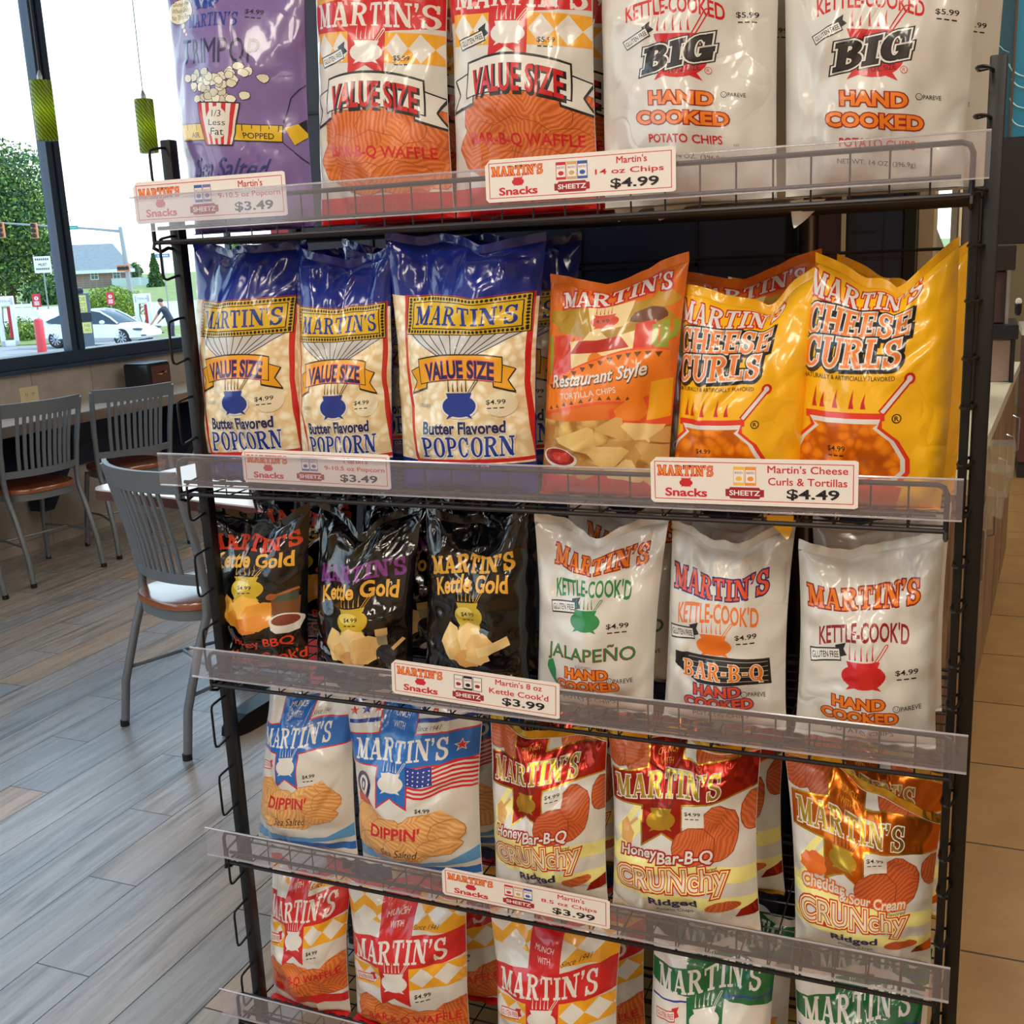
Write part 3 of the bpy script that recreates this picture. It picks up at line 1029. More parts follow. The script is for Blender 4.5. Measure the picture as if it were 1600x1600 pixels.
TANCHIP = chip_film('print_ridged_chips', (212, 146, 80), (240, 190, 124), 14, 290)
REDCHIP = chip_film('print_barbecue_chips', (176, 74, 36), (216, 112, 58), 9, 380)
POPC = chip_film('popcorn_in_clear_film', (253, 250, 236), (230, 206, 160), 80, 0, 'pop', .2, (246, 236, 206))
CURL = chip_film('cheese_curls_in_clear_film', (248, 150, 30), (198, 92, 8), 62, 0, 'pop', .22, (240, 130, 18))
TORT = chip_film('tortilla_chips_in_clear_film', (236, 200, 126), (168, 116, 58), 42, 0, 'pop', .22, (220, 178, 104))
CHIPEDGE = film('print_chip_edge', (168, 74, 30), .28)
TANEDGE = film('print_tan_chip_edge', (188, 122, 60), .28)
REDEDGE = film('print_red_chip_edge', (140, 50, 24), .28)
YCHIP = chip_film('print_yellow_chips', (240, 176, 60), (206, 122, 24), 50, 0, 'pop', .26, (230, 150, 46))

def martins(d, cx, cy, w, h, fill, edge=None, e=.06, rot=0, shear=0, bow=0, edge2=None, e2=.12):
    if edge2: d.slab(edge2, "MARTIN'S", cx, cy, w, h, rot, shear, e2, bow)
    if edge: d.slab(edge, "MARTIN'S", cx, cy, w, h, rot, shear, e, bow)
    d.slab(fill, "MARTIN'S", cx, cy, w, h, rot, shear, 0, bow)
def hand_cooked(d, x, y, fill, edge, s=1.0, dy=22):
    for t, yy, w in (('HAND', y, 82 * s), ('COOKED', y + dy * s, 120 * s)):
        d.text(edge, t, x, yy - 3, w, 16 * s, 0, 0, .10)
        d.text(fill, t, x, yy - 3, w, 16 * s, 0, 0, .04)
def pareve(d, x, y, w, ink):
    d.ell(ink, x - w * .42, y, w * .13, w * .13, 16)
    d.ell(PWHITE, x - w * .42, y, w * .105, w * .105, 16)
    d.text(ink, 'U', x - w * .42, y, w * .1, w * .13)
    d.text(ink, 'PAREVE', x + w * .1, y, w * .72, w * .17)
def diamonds(d, mt, x0, x1, yc, h, w, n0=0):
    x = x0 + w / 2
    while x < x1 + w * .4:
        d.poly(mt, [(x - w / 2, yc), (x, yc + h / 2), (x + w / 2, yc), (x, yc - h / 2)])
        x += w
def pile(d, mt, edge, chips, seed=0):
    for i, (x, y, a, b) in enumerate(chips):
        d.blob(edge, x, y, a + 1.2, b + 1.2, seed + i, 18, .08)
        d.blob(mt, x, y, a, b, seed + i, 18, .08)
def ribbon_flag(d, mt, x0, x1, y0, y1, n):
    d.poly(mt, [(x0, y0), (x0, y1), ((x0 + x1) / 2, y1 - n), (x1, y1), (x1, y0)])

def art_white(cx, k, yb, hp, HU, brand, edge, kcol, potc, flav):
    d = Art(1360, 240, 1172, 318, HU, 0, 'white')
    P = {'plain': ((1348, 938, 176, 34), (1349, 994, 142, 28), (1288, 1027, 52, 19), (1350, 1053, 70, 42), (1417, 1051, 34), (1341, 1100, 1.0), (1418, 1104)),
         'jal': ((1362, 914, 163, 32), (1354, 962, 137, 30), (1303, 995, 50, 18), (1346, 1012, 56, 34), (1403, 1021, 36), (1348, 1101, .94), (1408, 1108)),
         'bbq': ((1344, 938, 178, 36), (1343, 984, 150, 30), (1277, 1018, 52, 19), (1339, 1031, 66, 36), (1397, 1017, 36), (1343, 1106, 1.0), (1408, 1109))}[flav]
    martins(d, *P[0], brand, edge, .075)
    d.text(kcol, "KETTLE-COOK'D", *P[1], 0, 0, .02, 12)
    d.gluten(*P[2], 7, PWHITE, INK, INK)
    d.pot(potc, *P[3], potc, True, 1.0)
    d.price(P[4][0], P[4][1], P[4][2], 9)
    hc = (ORANGE, DRED)
    if flav == 'jal':
        d.text(DRED, 'JALAPE\u00d1O', 1352, 1066, 160, 32, 0, 0, .02)
        d.text(PGREEN, 'JALAPE\u00d1O', 1352.8, 1065.3, 160, 32, 0, 0, .0)
        d.text(GREY, 'FLAVORED', 1345, 1086, 30, 5)
        d.poly(PGREEN, [(1271, 1086), (1283, 1080), (1289, 1098), (1286, 1112), (1293, 1130), (1283, 1121), (1275, 1108), (1268, 1096)])
    elif flav == 'bbq':
        hc = (film('print_red_orange', (232, 84, 40)), film('print_indigo', (52, 36, 110)))
        d.poly(INK, [(1264, 1048), (1436, 1052), (1438, 1092), (1310, 1092), (1280, 1080), (1262, 1070)])
        for i in range(5):
            d.line(GREY, [(1290 + i * 4, 1054 + i * 7.8), (1433, 1057 + i * 7.5)], 1.2)
        d.slab(PWHITE, 'BAR-B-Q', 1352, 1073, 146, 25, 0, 0, .05)
        d.slab(ORANGE, 'BAR-B-Q', 1352, 1073, 146, 25)
    hand_cooked(d, P[5][0], P[5][1], *hc, P[5][2])
    pareve(d, *P[6], 42, INK)
    d.text(NAVY, 'POTATO CHIPS', 1345, 1146, 98, 9)
    d.text(GREY, 'NET WT. 8 OZ. (226.8g)', 1345, 1162, 84, 6)
    return d

def art_big(HU, up=0):
    d = Art(1360, 285, 303, 430, HU, 0, 'big')
    d.up = up
    d.text(RED, 'KETTLE-COOKED', 1360, 6, 170, 26, 0, 0, .02, 14)
    martins(d, 1360, -55, 200, 40, ORANGE, DRED, .075)
    d.price(1480, 14, 36, 10, '$5.99')
    d.gluten(1292, 54, 52, 15, 26, PWHITE, INK, INK)
    d.pot(RED, 1364, 84, 104, 74, RED, True, .6)
    sh = .42
    for mt, e in ((INK, .17), (PWHITE, .12), (INK, .06)):
        d.slab(mt, 'BIG', 1366, 80, 124, 38, 12, sh, e)
    d.slab(film('print_charcoal', (40, 36, 38)), 'BIG', 1366, 80, 124, 38, 12, sh, 0)
    d.text(INK, '14 OZ. SIZE', 1376, 107, 52, 8, 8)
    d.ell(RED, 1415, 108, 6, 6, 12)
    d.ell(WHITE, 1415, 108, 5, 5, 12)
    d.text(RED, 'R', 1415, 108, 5, 6)
    hand_cooked(d, 1366, 158, ORANGE, DRED, 1.3, 26)
    pareve(d, 1455, 147, 40, INK)
    d.text(RED, 'POTATO CHIPS', 1370, 224, 125, 14, 0, 0, .015)
    d.text(INK, 'NET WT. 14 OZ. (396.9g)', 1368, 255, 130, 10)
    d.text(GREY, '010', 1455, 232, 8, 4)
    return d

def waffle_common(d, cx, y, w, s):
    pass

def art_value(HU):
    d = Art(815, 226, 335, 425, HU, 0, 'value')
    d.full(GOLDY, -100, -30)
    diamonds(d, PWHITE, 702, 930, -65, 56, 40)
    d.full(RED, -38, 20)
    d.rect(RED, 760, -110, 830, 10)
    martins(d, 806, -8, 205, 40, PWHITE)
    d.rect(GOLDY, 700, 20, 768, 70)
    d.rect(GOLDY, 828, 20, 930, 70)
    diamonds(d, PWHITE, 700, 768, 45, 48, 36)
    diamonds(d, PWHITE, 830, 930, 45, 48, 36)
    ribbon_flag(d, RED, 766, 829, 10, 92, 18)
    d.pot(PWHITE, 798, 52, 56, 36, PWHITE)
    d.gluten(735, 62, 46, 17, 20, PWHITE, INK, INK)
    d.price(855, 62, 25, 9, '$5.99')
    d.blob(BBQCHIP, 820, 222, 104, 62, 4, 22, .06)
    pile(d, BBQCHIP, CHIPEDGE, ((770, 185, 48, 38), (900, 190, 36, 46), (835, 175, 52, 40), (760, 235, 50, 44), (815, 225, 56, 42), (885, 238, 46, 40), (790, 262, 46, 26), (850, 260, 44, 28)), 4)
    d.banner(PWHITE, RED, INK, 808, 126, 158, 54, 12, 2.4, .17)
    d.text(INK, 'VALUE SIZE', 811, 129, 140, 44, 0, 0, .05, 10)
    d.text(RED, 'VALUE SIZE', 808, 126, 140, 42, 0, 0, .02, 10)
    d.text(RED, 'BAR-B-Q WAFFLE', 818, 218, 168, 22, 0, 0, .02)
    d.full(RED, 288, 336)
    d.text(DRED, 'NET WT. 14 OZ. (396.9g)', 818, 308, 120, 8)
    return d

def art_waffle(HU, up=0):
    d = Art(638, 214, 1640, 266, HU, 0, 'waffle')
    d.up = up
    d.full(GOLDY, 1392, 1450)
    diamonds(d, PWHITE, 531, 745, 1400, 34, 38)
    diamonds(d, PWHITE, 550, 745, 1432, 34, 38)
    d.rect(RED, 595, 1392, 645, 1470)
    d.text(PWHITE, 'MUNCH', 620, 1429, 30, 9, 0, .2)
    d.text(PWHITE, 'WITH', 620, 1445, 20, 9)
    d.text(INK, 'Since 1941', 665, 1449, 36, 8, 0, .3)
    d.poly(RED, [(531, 1461), (590, 1461), (690, 1461), (745, 1452), (745, 1498), (690, 1507), (590, 1507), (531, 1500)])
    martins(d, 622, 1484, 148, 34, PWHITE)
    d.rect(GOLDY, 531, 1507, 596, 1542)
    d.rect(GOLDY, 645, 1507, 745, 1542)
    diamonds(d, PWHITE, 531, 596, 1524, 32, 32)
    diamonds(d, PWHITE, 646, 745, 1524, 32, 34)
    ribbon_flag(d, RED, 596, 645, 1505, 1570, 15)
    d.pot(PWHITE, 620, 1530, 44, 30, PWHITE)
    d.gluten(566, 1531, 32, 13, 4, PWHITE, RED, RED)
    d.price(663, 1553, 22, 7)
    d.poly(BBQCHIP, [(545, 1570), (566, 1556), (590, 1574), (620, 1566), (650, 1576), (668, 1590), (690, 1572), (712, 1566), (736, 1580), (728, 1600), (742, 1612), (722, 1632), (690, 1634), (640, 1638), (600, 1632), (565, 1630), (540, 1612), (552, 1596)])
    pile(d, BBQCHIP, CHIPEDGE, ((572, 1585, 26, 26), (610, 1588, 30, 22), (660, 1600, 34, 20), (712, 1592, 26, 22), (585, 1615, 34, 18), (640, 1620, 36, 16), (700, 1620, 30, 14)), 7)
    d.text(RED, 'BAR-B-Q WAFFLE', 640, 1597, 142, 15, 0, 0, .02)
    d.full(RED, 1626, 1641)
    return d

def art_popcorn(HU):
    d = Art(728, 236, 738, 365, HU, 0, 'pop')
    d.full(POPC, 468, 724)
    P = [(628, 463), (817, 463), (816, 600), (826, 724), (640, 724), (632, 600)]
    d.poly(RED, P, [[(634, 469), (810, 469), (810, 600), (820, 718), (646, 718), (638, 600)]])
    d.poly(film('print_silver', (205, 205, 206), .25), [(638, 522), (812, 522), (746, 556), (690, 556)])
    for i in range(11):
        t = i / 10
        d.line(INK, [(644 + t * 162, 523), (690 + t * 56, 555)], 1.3)
    d.rect(INK, 633, 464, 815, 524)
    d.rect(YPANEL, 634.5, 465.5, 813.5, 522.5)
    for i in range(32):
        for y in (469.5, 519):
            d.ell(INK, 638 + i * 5.55, y, 2.2, 2.6, 8)
    for i in range(9):
        for x in (638.5, 810):
            d.ell(INK, x, 474 + i * 5.2, 2.4, 2.2, 8)
    d.rect(INK, 643, 474, 805, 515)
    d.rect(YPANEL, 644.5, 475.5, 803.5, 513.5)
    martins(d, 724, 495, 152, 29, PBLUE)
    d.banner(GOLDY, PBLUE, INK, 721, 580, 122, 37, 7, 1.4, .14)
    d.text(PINK, 'VALUE SIZE', 721, 579, 102, 27, 0, 0, .06, 6)
    d.text(NAVY, 'VALUE SIZE', 721, 579, 102, 26, 0, 0, .035, 6)
    d.ell(PWHITE, 722, 634, 29, 20)
    d.pot(PBLUE, 722, 632, 52, 38, INK)
    d.ell(CREAM, 782, 632, 21, 20)
    d.price(775, 629, 26, 8)
    d.text(GREY, 'UDAIRY', 664, 633, 22, 6)
    for mt, b in ((PWHITE, .06), (NAVY, .015)):
        d.text(mt, 'Butter Flavored', 724, 668, 124, 18, 0, 0, b + .02)
    d.slab(PWHITE, 'POPCORN', 728, 698, 140, 32, 0, 0, .07)
    d.slab(PBLUE, 'POPCORN', 728, 698, 140, 32)
    d.text(PWHITE, 'NET WT. 10.5 OZ.', 724, 731, 80, 6)
    return d

def art_tortilla(HU):
    d = Art(948, 222, 790, 370, HU, 0, 'tort')
    d.full(TORT, 655, 742)
    d.full(RED, 742, 792)
    hac = film('print_wall_cream', (240, 216, 160))
    rr = film('print_roof_red', (214, 60, 44))
    d.blob(film('print_olive', (178, 140, 40)), 950, 500, 100, 30, 3, 26, .12)
    d.blob(BROWN, 1010, 500, 30, 12, 3, 16, .1)
    d.poly(hac, [(890, 600), (892, 535), (915, 530), (926, 515), (940, 512), (952, 528), (990, 520), (992, 590)])
    d.poly(rr, [(855, 610), (858, 530), (892, 524), (892, 590)])
    d.poly(rr, [(990, 510), (1020, 508), (1020, 570), (992, 575)])
    d.poly(film('print_roof_dark', (190, 48, 40)), [(890, 555), (908, 532), (968, 525), (984, 545)])
    d.rect(BROWN, 930, 556, 950, 590)
    d.ell(ORANGE, 932, 566, 12, 16)
    d.poly(hac, [(920, 470), (985, 470), (975, 510), (930, 514)])
    d.pot(film('print_pot_red', (216, 70, 44)), 946, 497, 38, 24, RED, False)
    d.text(INK, '4.99', 943, 496, 18, 7)
    d.line(CACT, [(1035, 510), (1035, 600)], 12)
    d.line(CACT, [(1020, 515), (1022, 545), (1035, 550)], 9)
    d.line(CACT, [(1050, 510), (1050, 530), (1038, 536)], 9)
    d.line(CACT, [(852, 530), (852, 590)], 7)
    for x0, x1, y, w in ((1008, 1056, 480, 10), (1016, 1048, 472, 8)):
        d.ell(film('print_sombrero', (200, 150, 50)), (x0 + x1) / 2, y, (x1 - x0) / 2, w)
    d.slab(RED, "MARTIN'S", 958, 458, 172, 26, 6, .1, .09, 10)
    d.slab(PWHITE, "MARTIN'S", 958, 458, 172, 26, 6, .1, 0, 10)
    n = 14
    top = [(838 + 205 * i / n, 612 - 62 * math.sin(math.pi * .62 * i / n)) for i in range(n + 1)]
    bot = [(838 + 205 * i / n, 652 - 26 * math.sin(math.pi * .8 * i / n)) for i in range(n + 1)]
    d.poly(film('print_band_red', (232, 84, 44)), [(a, b - 3) for a, b in top] + [(a, b + 4) for a, b in bot][::-1])
    d.poly(ORANGE, top + bot[::-1])
    for i in range(1, n):
        x, y = top[i]
        d.poly(BROWN, [(x - 5, y + 3), (x + 5, y + 3), (x, y + 11)])
        x, y = bot[i]
        d.poly(BROWN, [(x - 4, y - 2), (x + 4, y - 2), (x, y - 8)])
    d.poly(film('print_band_red', (232, 84, 44)), [(955, 640), (1060, 600), (1062, 660), (1000, 668), (958, 660)])
    d.poly(GOLDY, [(1018, 598), (1046, 594), (1042, 650), (1010, 655)])
    d.poly(ORANGE, [(962, 640), (1005, 610), (1012, 645), (1000, 655), (968, 655)])
    d.text(BROWN, 'Restaurant Style', 936, 593, 158, 26, 9, .35, .045)
    d.text(PWHITE, 'Restaurant Style', 935, 592, 158, 25, 9, .35, .02)
    d.text(PWHITE, 'TORTILLA CHIPS', 920, 616, 94, 9, 9)
    d.ell(PWHITE, 868, 720, 32, 16)
    d.ell(SALSA, 868, 718, 28, 13)
    d.blob(film('print_salsa_bright', (206, 60, 40)), 872, 718, 17, 8, 9)
    tc = [film('print_tortilla_%d' % k, c, .26) for k, c in enumerate(((232, 196, 124), (214, 170, 100), (240, 208, 140), (200, 152, 86)))]
    for i, (x, y, r0) in enumerate(((905, 690, 40), (960, 668, 30), (1005, 672, 34), (985, 700, 38), (945, 712, 40), (1022, 705, 36), (975, 735, 34), (915, 735, 30), (1015, 738, 30), (1035, 680, 24))):
        r = random.Random(i)
        a0 = r.uniform(0, 6)
        d.poly(tc[i % 4], [(x + r0 * math.cos(a0 + a) * r.uniform(.85, 1.1), y + r0 * .62 * math.sin(a0 + a)) for a in (0, .3, 2.0, 2.3, 4.1, 4.4)])
    d.ell(PWHITE, 868, 720, 32, 16)
    d.ell(SALSA, 868, 718, 28, 13)
    d.blob(film('print_salsa_bright', (206, 60, 40)), 872, 718, 17, 8, 9)
    return d

def art_curls(HU):
    d = Art(1372, 250, 806, 408, HU, 0, 'curl')
    n = 12
    martins(d, 1354, 454, 182, 38, PWHITE, RED, .07, 5, .22, -12)
    orc = film('print_curl_orange', (240, 132, 56))
    for t, x, y, w, h in (('CHEESE', 1345, 507, 164, 44), ('CURLS', 1336, 556, 154, 45)):
        d.slab(INK, t, x + 3, y + 3, w, h, 2, .18, .13)
        d.slab(INK, t, x, y, w, h, 2, .18, .12)
        d.slab(PWHITE, t, x, y, w, h, 2, .18, .06)
        d.slab(orc, t, x, y, w, h, 2, .18, 0)
    d.text(INK, 'NATURALLY & ARTIFICIALLY FLAVORED', 1331, 594, 144, 7)
    for i, x in enumerate((1277, 1290, 1311, 1337, 1355)):
        h = (32, 24, 28, 30, 24)[i]
        d.poly(RED, [(x - 3, 640), (x + 5, 640), (x + 3, 630), (x + 5, 640 - h), (x - 1, 630)])
    d.line(RED, [(1383, 646), (1424, 598)], 11)
    d.ell(RED, 1424, 597, 8, 9)
    d.line(PWHITE, [(1384, 645), (1424, 598)], 6)
    d.ell(PWHITE, 1424, 597, 4, 5)
    ob = film('print_pot_outline', (226, 52, 30))
    d.rect(ob, 1264, 646, 1388, 657)
    for mt, dx in ((ob, 0), (PWHITE, 7), (CURL, 14)):
        if mt is CURL:
            P = [(1275, 662), (1378, 662)]
        else:
            P = [(1268 + dx * .3, 652 + dx * .4), (1384 - dx * .3, 652 + dx * .4)]
        R = [(1384 - dx, 668), (1408 - dx, 688), (1424 - dx, 716), (1424 - dx, 736 - dx * .2), (1410 - dx, 752 - dx * .5)]
        Lf = [(2656 - x, y) for x, y in R[::-1]]
        d.poly(mt, P + R + Lf)
    d.poly(film('print_deep_orange', (216, 78, 26)), [(1240, 765), (1300, 752), (1365, 745), (1412, 758), (1400, 800), (1260, 800)])
    d.ell(INK, 1405, 655, 7, 7, 14)
    d.ell(YEL, 1405, 655, 5.4, 5.4, 14)
    d.text(INK, 'R', 1405, 655, 5.5, 6.5, 0, 0, .03)
    d.price(1314, 701, 28, 9)
    d.text(INK, 'CHEDDAR CHEESE', 1330, 790, 90, 10)
    return d

def art_kettle_gold(HU, brand, flav):
    d = Art(398, 172, 1063, 270, HU, 0, 'gold')
    d.cx = 402
    d.up, d.sx = dict(bbq=(0, .94), salt=(-36, .88), plain=(-20, .8))[flav]
    d.text(film('ink_soft_gold', (236, 178, 70), .24), 'Kettle Gold', 388, 878, 116, 23, 0, 0, .03, 9)
    d.slab(brand, "MARTIN'S", 388, 850, 130, 24, 0, -.12, .03, 6)
    d.pot(POTY, 386, 918, 50, 36, GOLD, True, .8)
    d.ell(film('print_pot_shine', (236, 214, 110), .24), 380, 914, 15, 8)
    d.price(385, 917, 22, 7)
    chips = ((354, 955, 16, 23), (372, 965, 20, 17), (388, 950, 22, 20), (405, 958, 24, 16), (384, 975, 24, 13), (400, 972, 20, 12))
    cols = [film('print_chip_' + str(k), c, .26) for k, c in enumerate(((240, 178, 62), (226, 146, 44), (248, 190, 84), (236, 162, 58), (222, 128, 42), (232, 150, 60)))]
    if flav != 'bbq':
        cols = [film('print_pale_chip_' + str(k), c, .26) for k, c in enumerate(((240, 206, 140), (226, 184, 110), (248, 214, 150), (232, 190, 120), (224, 170, 100), (238, 196, 128)))]
    for k, (x, y, a, b) in enumerate(chips):
        d.blob(cols[k], x, y, a, b, k + 3, 14, .14)
    if flav == 'bbq':
        d.rect(film('print_jar', (120, 74, 40), .2), 419, 940, 453, 966)
        d.rect(film('print_jar_glass', (70, 80, 70), .2), 421, 932, 451, 944)
        d.line(film('print_dipper', (170, 92, 50), .3), [(420, 935), (452, 928)], 4)
        d.ell(film('print_dipper', (170, 92, 50), .3), 420, 935, 6, 5)
        d.poly(PWHITE, [(418, 974), (457, 974), (453, 988), (440, 992), (426, 990), (420, 984)])
        d.ell(PWHITE, 437, 972, 20, 10)
        d.ell(film('print_sauce', (128, 56, 36), .25), 437, 972, 17, 8)
        d.text(brand, 'Honey BBQ', 398, 1004, 92, 16, 0, 0, .02)
        d.text(brand, "Kettle Cook'd", 402, 1025, 110, 15, 0, 0, .02)
        d.full(film('print_ember', (120, 36, 18), .2), 1036, 1062)
    elif flav == 'salt':
        d.ell(film('print_vinegar', (44, 40, 44), .2), 430, 975, 15, 18)
        d.rect(film('print_bottle_neck', (150, 140, 110), .25), 421, 942, 434, 958)
        d.rect(film('print_cork', (206, 170, 110), .3), 420, 933, 435, 943)
        d.line(film('print_cork', (206, 170, 110), .3), [(440, 965), (454, 952)], 5)
        d.blob(PWHITE, 428, 1004, 14, 5, 2)
        d.text(brand, 'Sea Salt & Vinegar', 384, 1012, 84, 11)
    else:
        d.line(cols[2], [(400, 968), (446, 955)], 13)
        d.text(GOLD, "Kettle Cook'd", 392, 1008, 112, 17, 0, 0, .02)
    return d

def art_dippin(HU, stars):
    d = Art(645, 215, 1362, 264, HU, 0, 'dip')
    d.full(FBLUE, 1358, 1372)
    d.poly(LBLUE, [(538, 1336), (600, 1350), (690, 1352), (752, 1330), (752, 1360), (538, 1360)])
    if stars:
        for x0, x1 in ((540, 592), (640, 752)):
            d.rect(PBLUE, x0, 1096, x1, 1102)
            d.rect(PBLUE, x0, 1127, x1, 1133)
        star = lambda mt, x, y, r: d.poly(mt, [(x + (r if i % 2 == 0 else r * .42) * math.sin(i * math.pi / 5), y - (r if i % 2 == 0 else r * .42) * math.cos(i * math.pi / 5)) for i in range(10)])
        for i, x in enumerate((549, 566, 583, 657, 675, 694, 714)):
            star((RED, PBLUE)[i % 2], x, 1114, 7.5)
    d.text(INK, 'Since 1941', 668, 1141, 32, 7, 0, .3)
    for mt, g in ((RED, 2.2), (FBLUE, 0)):
        d.poly(mt, [(590 - g, 1098 - g), (648 + g, 1098 - g), (648 + g, 1150 - g), (752, 1150 - g), (752, 1192 + g), (640 + g, 1196 + g), (640 + g, 1256 + g * 2), (615, 1240 + g), (592 - g, 1256 + g * 2), (592 - g, 1196 + g), (538, 1192 + g), (538, 1150 - g), (590 - g, 1150 - g)])
    d.text(PWHITE, 'MUNCH', 619, 1122, 28, 9, 0, .2)
    d.text(PWHITE, 'WITH', 619, 1137, 19, 9)
    martins(d, 624, 1172, 146, 32, PWHITE)
    d.pot(PWHITE, 615, 1219, 42, 30, PWHITE)
    if stars:
        star(PWHITE, 711, 1172, 10)
        star(RED, 711, 1172, 7.5)
        fl = lambda x, y: (x, y + 5 * math.sin((x - 640) / 14))
        for i in range(7):
            y0 = 1196 + i * 6.6
            seg = [(640 + 100 * t / 8) for t in range(9)]
            d.poly(RED if i % 1 == 0 else PWHITE, [fl(x, y0) for x in seg] + [fl(x, y0 + 3.4) for x in seg][::-1])
        d.poly(PBLUE, [fl(638, 1194), fl(655, 1194), fl(676, 1194), fl(678, 1222), fl(655, 1222), fl(640, 1222)])
        for i in range(5):
            for j in range(4):
                d.ell(PWHITE, *fl(643 + i * 7.5, 1199 + j * 6.4), 1.3, 1.3, 6)
        d.ell(NAVY, 563, 1230, 17, 22)
        d.ell(PWHITE, 563, 1230, 11, 15)
        d.text(NAVY, 'D', 563, 1230, 10, 16, 0, 0, .05)
        d.poly(RED, [(548, 1246), (578, 1246), (584, 1260), (552, 1262)])
    else:
        d.gluten(562, 1222, 30, 12, 6, PWHITE, RED, RED)
    d.price(665, 1262 if stars else 1238, 22, 7)
    dy = 0 if stars else -14
    d.poly(TANCHIP, [(x, y + dy) for x, y in ((540, 1290), (552, 1258), (580, 1256), (600, 1272), (628, 1280), (655, 1270), (690, 1262), (705, 1280), (700, 1300), (720, 1310), (700, 1330), (672, 1338), (650, 1350), (620, 1346), (590, 1344), (560, 1340), (540, 1330))])
    pile(d, TANCHIP, TANEDGE, ((568, 1284 + dy, 24, 26), (606, 1300 + dy, 30, 26), (660, 1292 + dy, 32, 24), (695, 1302 + dy, 22, 20), (575, 1324 + dy, 32, 20), (632, 1326 + dy, 34, 20), (684, 1324 + dy, 30, 14)), 3)
    d.text(RED, "DIPPIN'", 618, 1299 + dy, 84, 20, 0, .12, .03)
    d.text(INK, 'Sea Salted', 622, 1334 + dy, 62, 14, 0, .35)
    return d

def art_crunchy(HU, foil, flav):
    d = Art(1072, 238, 1440, 284, HU, 0, 'crunch')
    for i, (x, y, w, h) in enumerate(((965, 1172, 28, 26), (1000, 1176, 26, 34), (1120, 1178, 36, 30), (1160, 1180, 34, 30), (1182, 1172, 20, 40))):
        d.blob(REDEDGE, x, y, w + 1, h + 1, i, 16, .06)
        d.blob(REDCHIP, x, y, w, h, i, 16, .06)
    d.poly(PALEY, [(950, 1330), (1010, 1260), (1018, 1275), (955, 1350)])
    d.poly(PALEY, [(960, 1295), (1000, 1245), (1005, 1255), (962, 1312)])
    d.full(PALEY, 1346, 1372)
    d.full(PALEY, 1396, 1418)
    for mt, g in ((FOILG, 2.5), (foil, 0)):
        d.poly(mt, [(1012 - g, 1152 - g), (1064 + g, 1152 - g), (1064 + g, 1196 - g), (1196, 1192 - g), (1196, 1240 + g), (1066 + g, 1256 + g), (1066 + g, 1314 + g * 2), (1036, 1296 + g), (1004 - g, 1314 + g * 2), (1004 - g, 1256 + g), (950, 1250 + g), (950, 1204 - g), (1012 - g, 1204 - g)])
    d.text(GOLDY, 'CRUNCH', 1038, 1186, 30, 9, 0, .1)
    d.text(GOLDY, 'WITH', 1038, 1200, 20, 8)
    d.slab(PWHITE, "MARTIN'S", 1042, 1228, 168, 36, 0, 0, .05)
    d.slab(FOILG, "MARTIN'S", 1042, 1228, 168, 36)
    d.pot(FOILG, 1034, 1277, 46, 32, INK)
    d.blob(REDEDGE, 1120, 1302, 30 + 1.2, 44 + 1.2, 11, 18, .05)
    d.blob(REDCHIP, 1120, 1302, 30, 44, 11, 18, .05)
    d.blob(REDEDGE, 1085, 1320, 32 + 1.2, 30 + 1.2, 12, 18, .06)
    d.blob(REDCHIP, 1085, 1320, 32, 30, 12, 18, .06)
    d.blob(REDEDGE, 1168, 1280, 15 + 1.2, 30 + 1.2, 13, 14, .05)
    d.blob(REDCHIP, 1168, 1280, 15, 30, 13, 14, .05)
    d.rect(PWHITE, 1068, 1262, 1102, 1290)
    d.price(1084, 1269, 25, 7)
    if flav == 'honey':
        d.poly(TAN, [(966, 1288), (976, 1278), (990, 1300), (984, 1318), (968, 1312)])
        d.line(TAN, [(980, 1290), (996, 1276)], 4)
        for mt, b in ((RED, .12), (DRED, .09), (PWHITE, .02)):
            d.text(mt, 'Honey', 998, 1330, 60, 22, 0, .1, b)
            d.text(mt, 'Bar-B-Q', 1072, 1337, 84, 22, 0, .1, b)
        d.text(INK, 'Flavored', 1105, 1357, 28, 6, 0, .2)
        y, x0 = 1378, 1046
    else:
        d.blob(film('print_cheddar', (226, 110, 26)), 985, 1300, 22, 18, 3)
        for mt, b in ((RED, .12), (ORANGE, .09), (PWHITE, .02)):
            d.text(mt, 'Cheddar', 1000, 1328, 72, 20, 0, .1, b)
            d.text(mt, '& Sour Cream', 1080, 1340, 104, 18, 0, .1, b)
        d.text(INK, 'Flavored', 1118, 1356, 28, 6, 0, .2)
        y, x0 = 1378, 1046
    for mt, b in ((RED, .13), (PALEY, .085), (RED, .035), (CREAM, .0)):
        d.text(mt, 'CRUNchy', x0, y, 172, 46, 0, 0, b)
    d.text(NAVY, 'Ridged', 1050, 1413, 76, 17, 0, 0, .03)
    d.text(INK, 'Potato Chips', 1052, 1428, 58, 8)
    d.ell(REDCHIP, 1125, 1422, 26, 9)
    d.poly(foil, [(1150, 1432), (1192, 1418), (1192, 1446), (1140, 1446)])
    return d

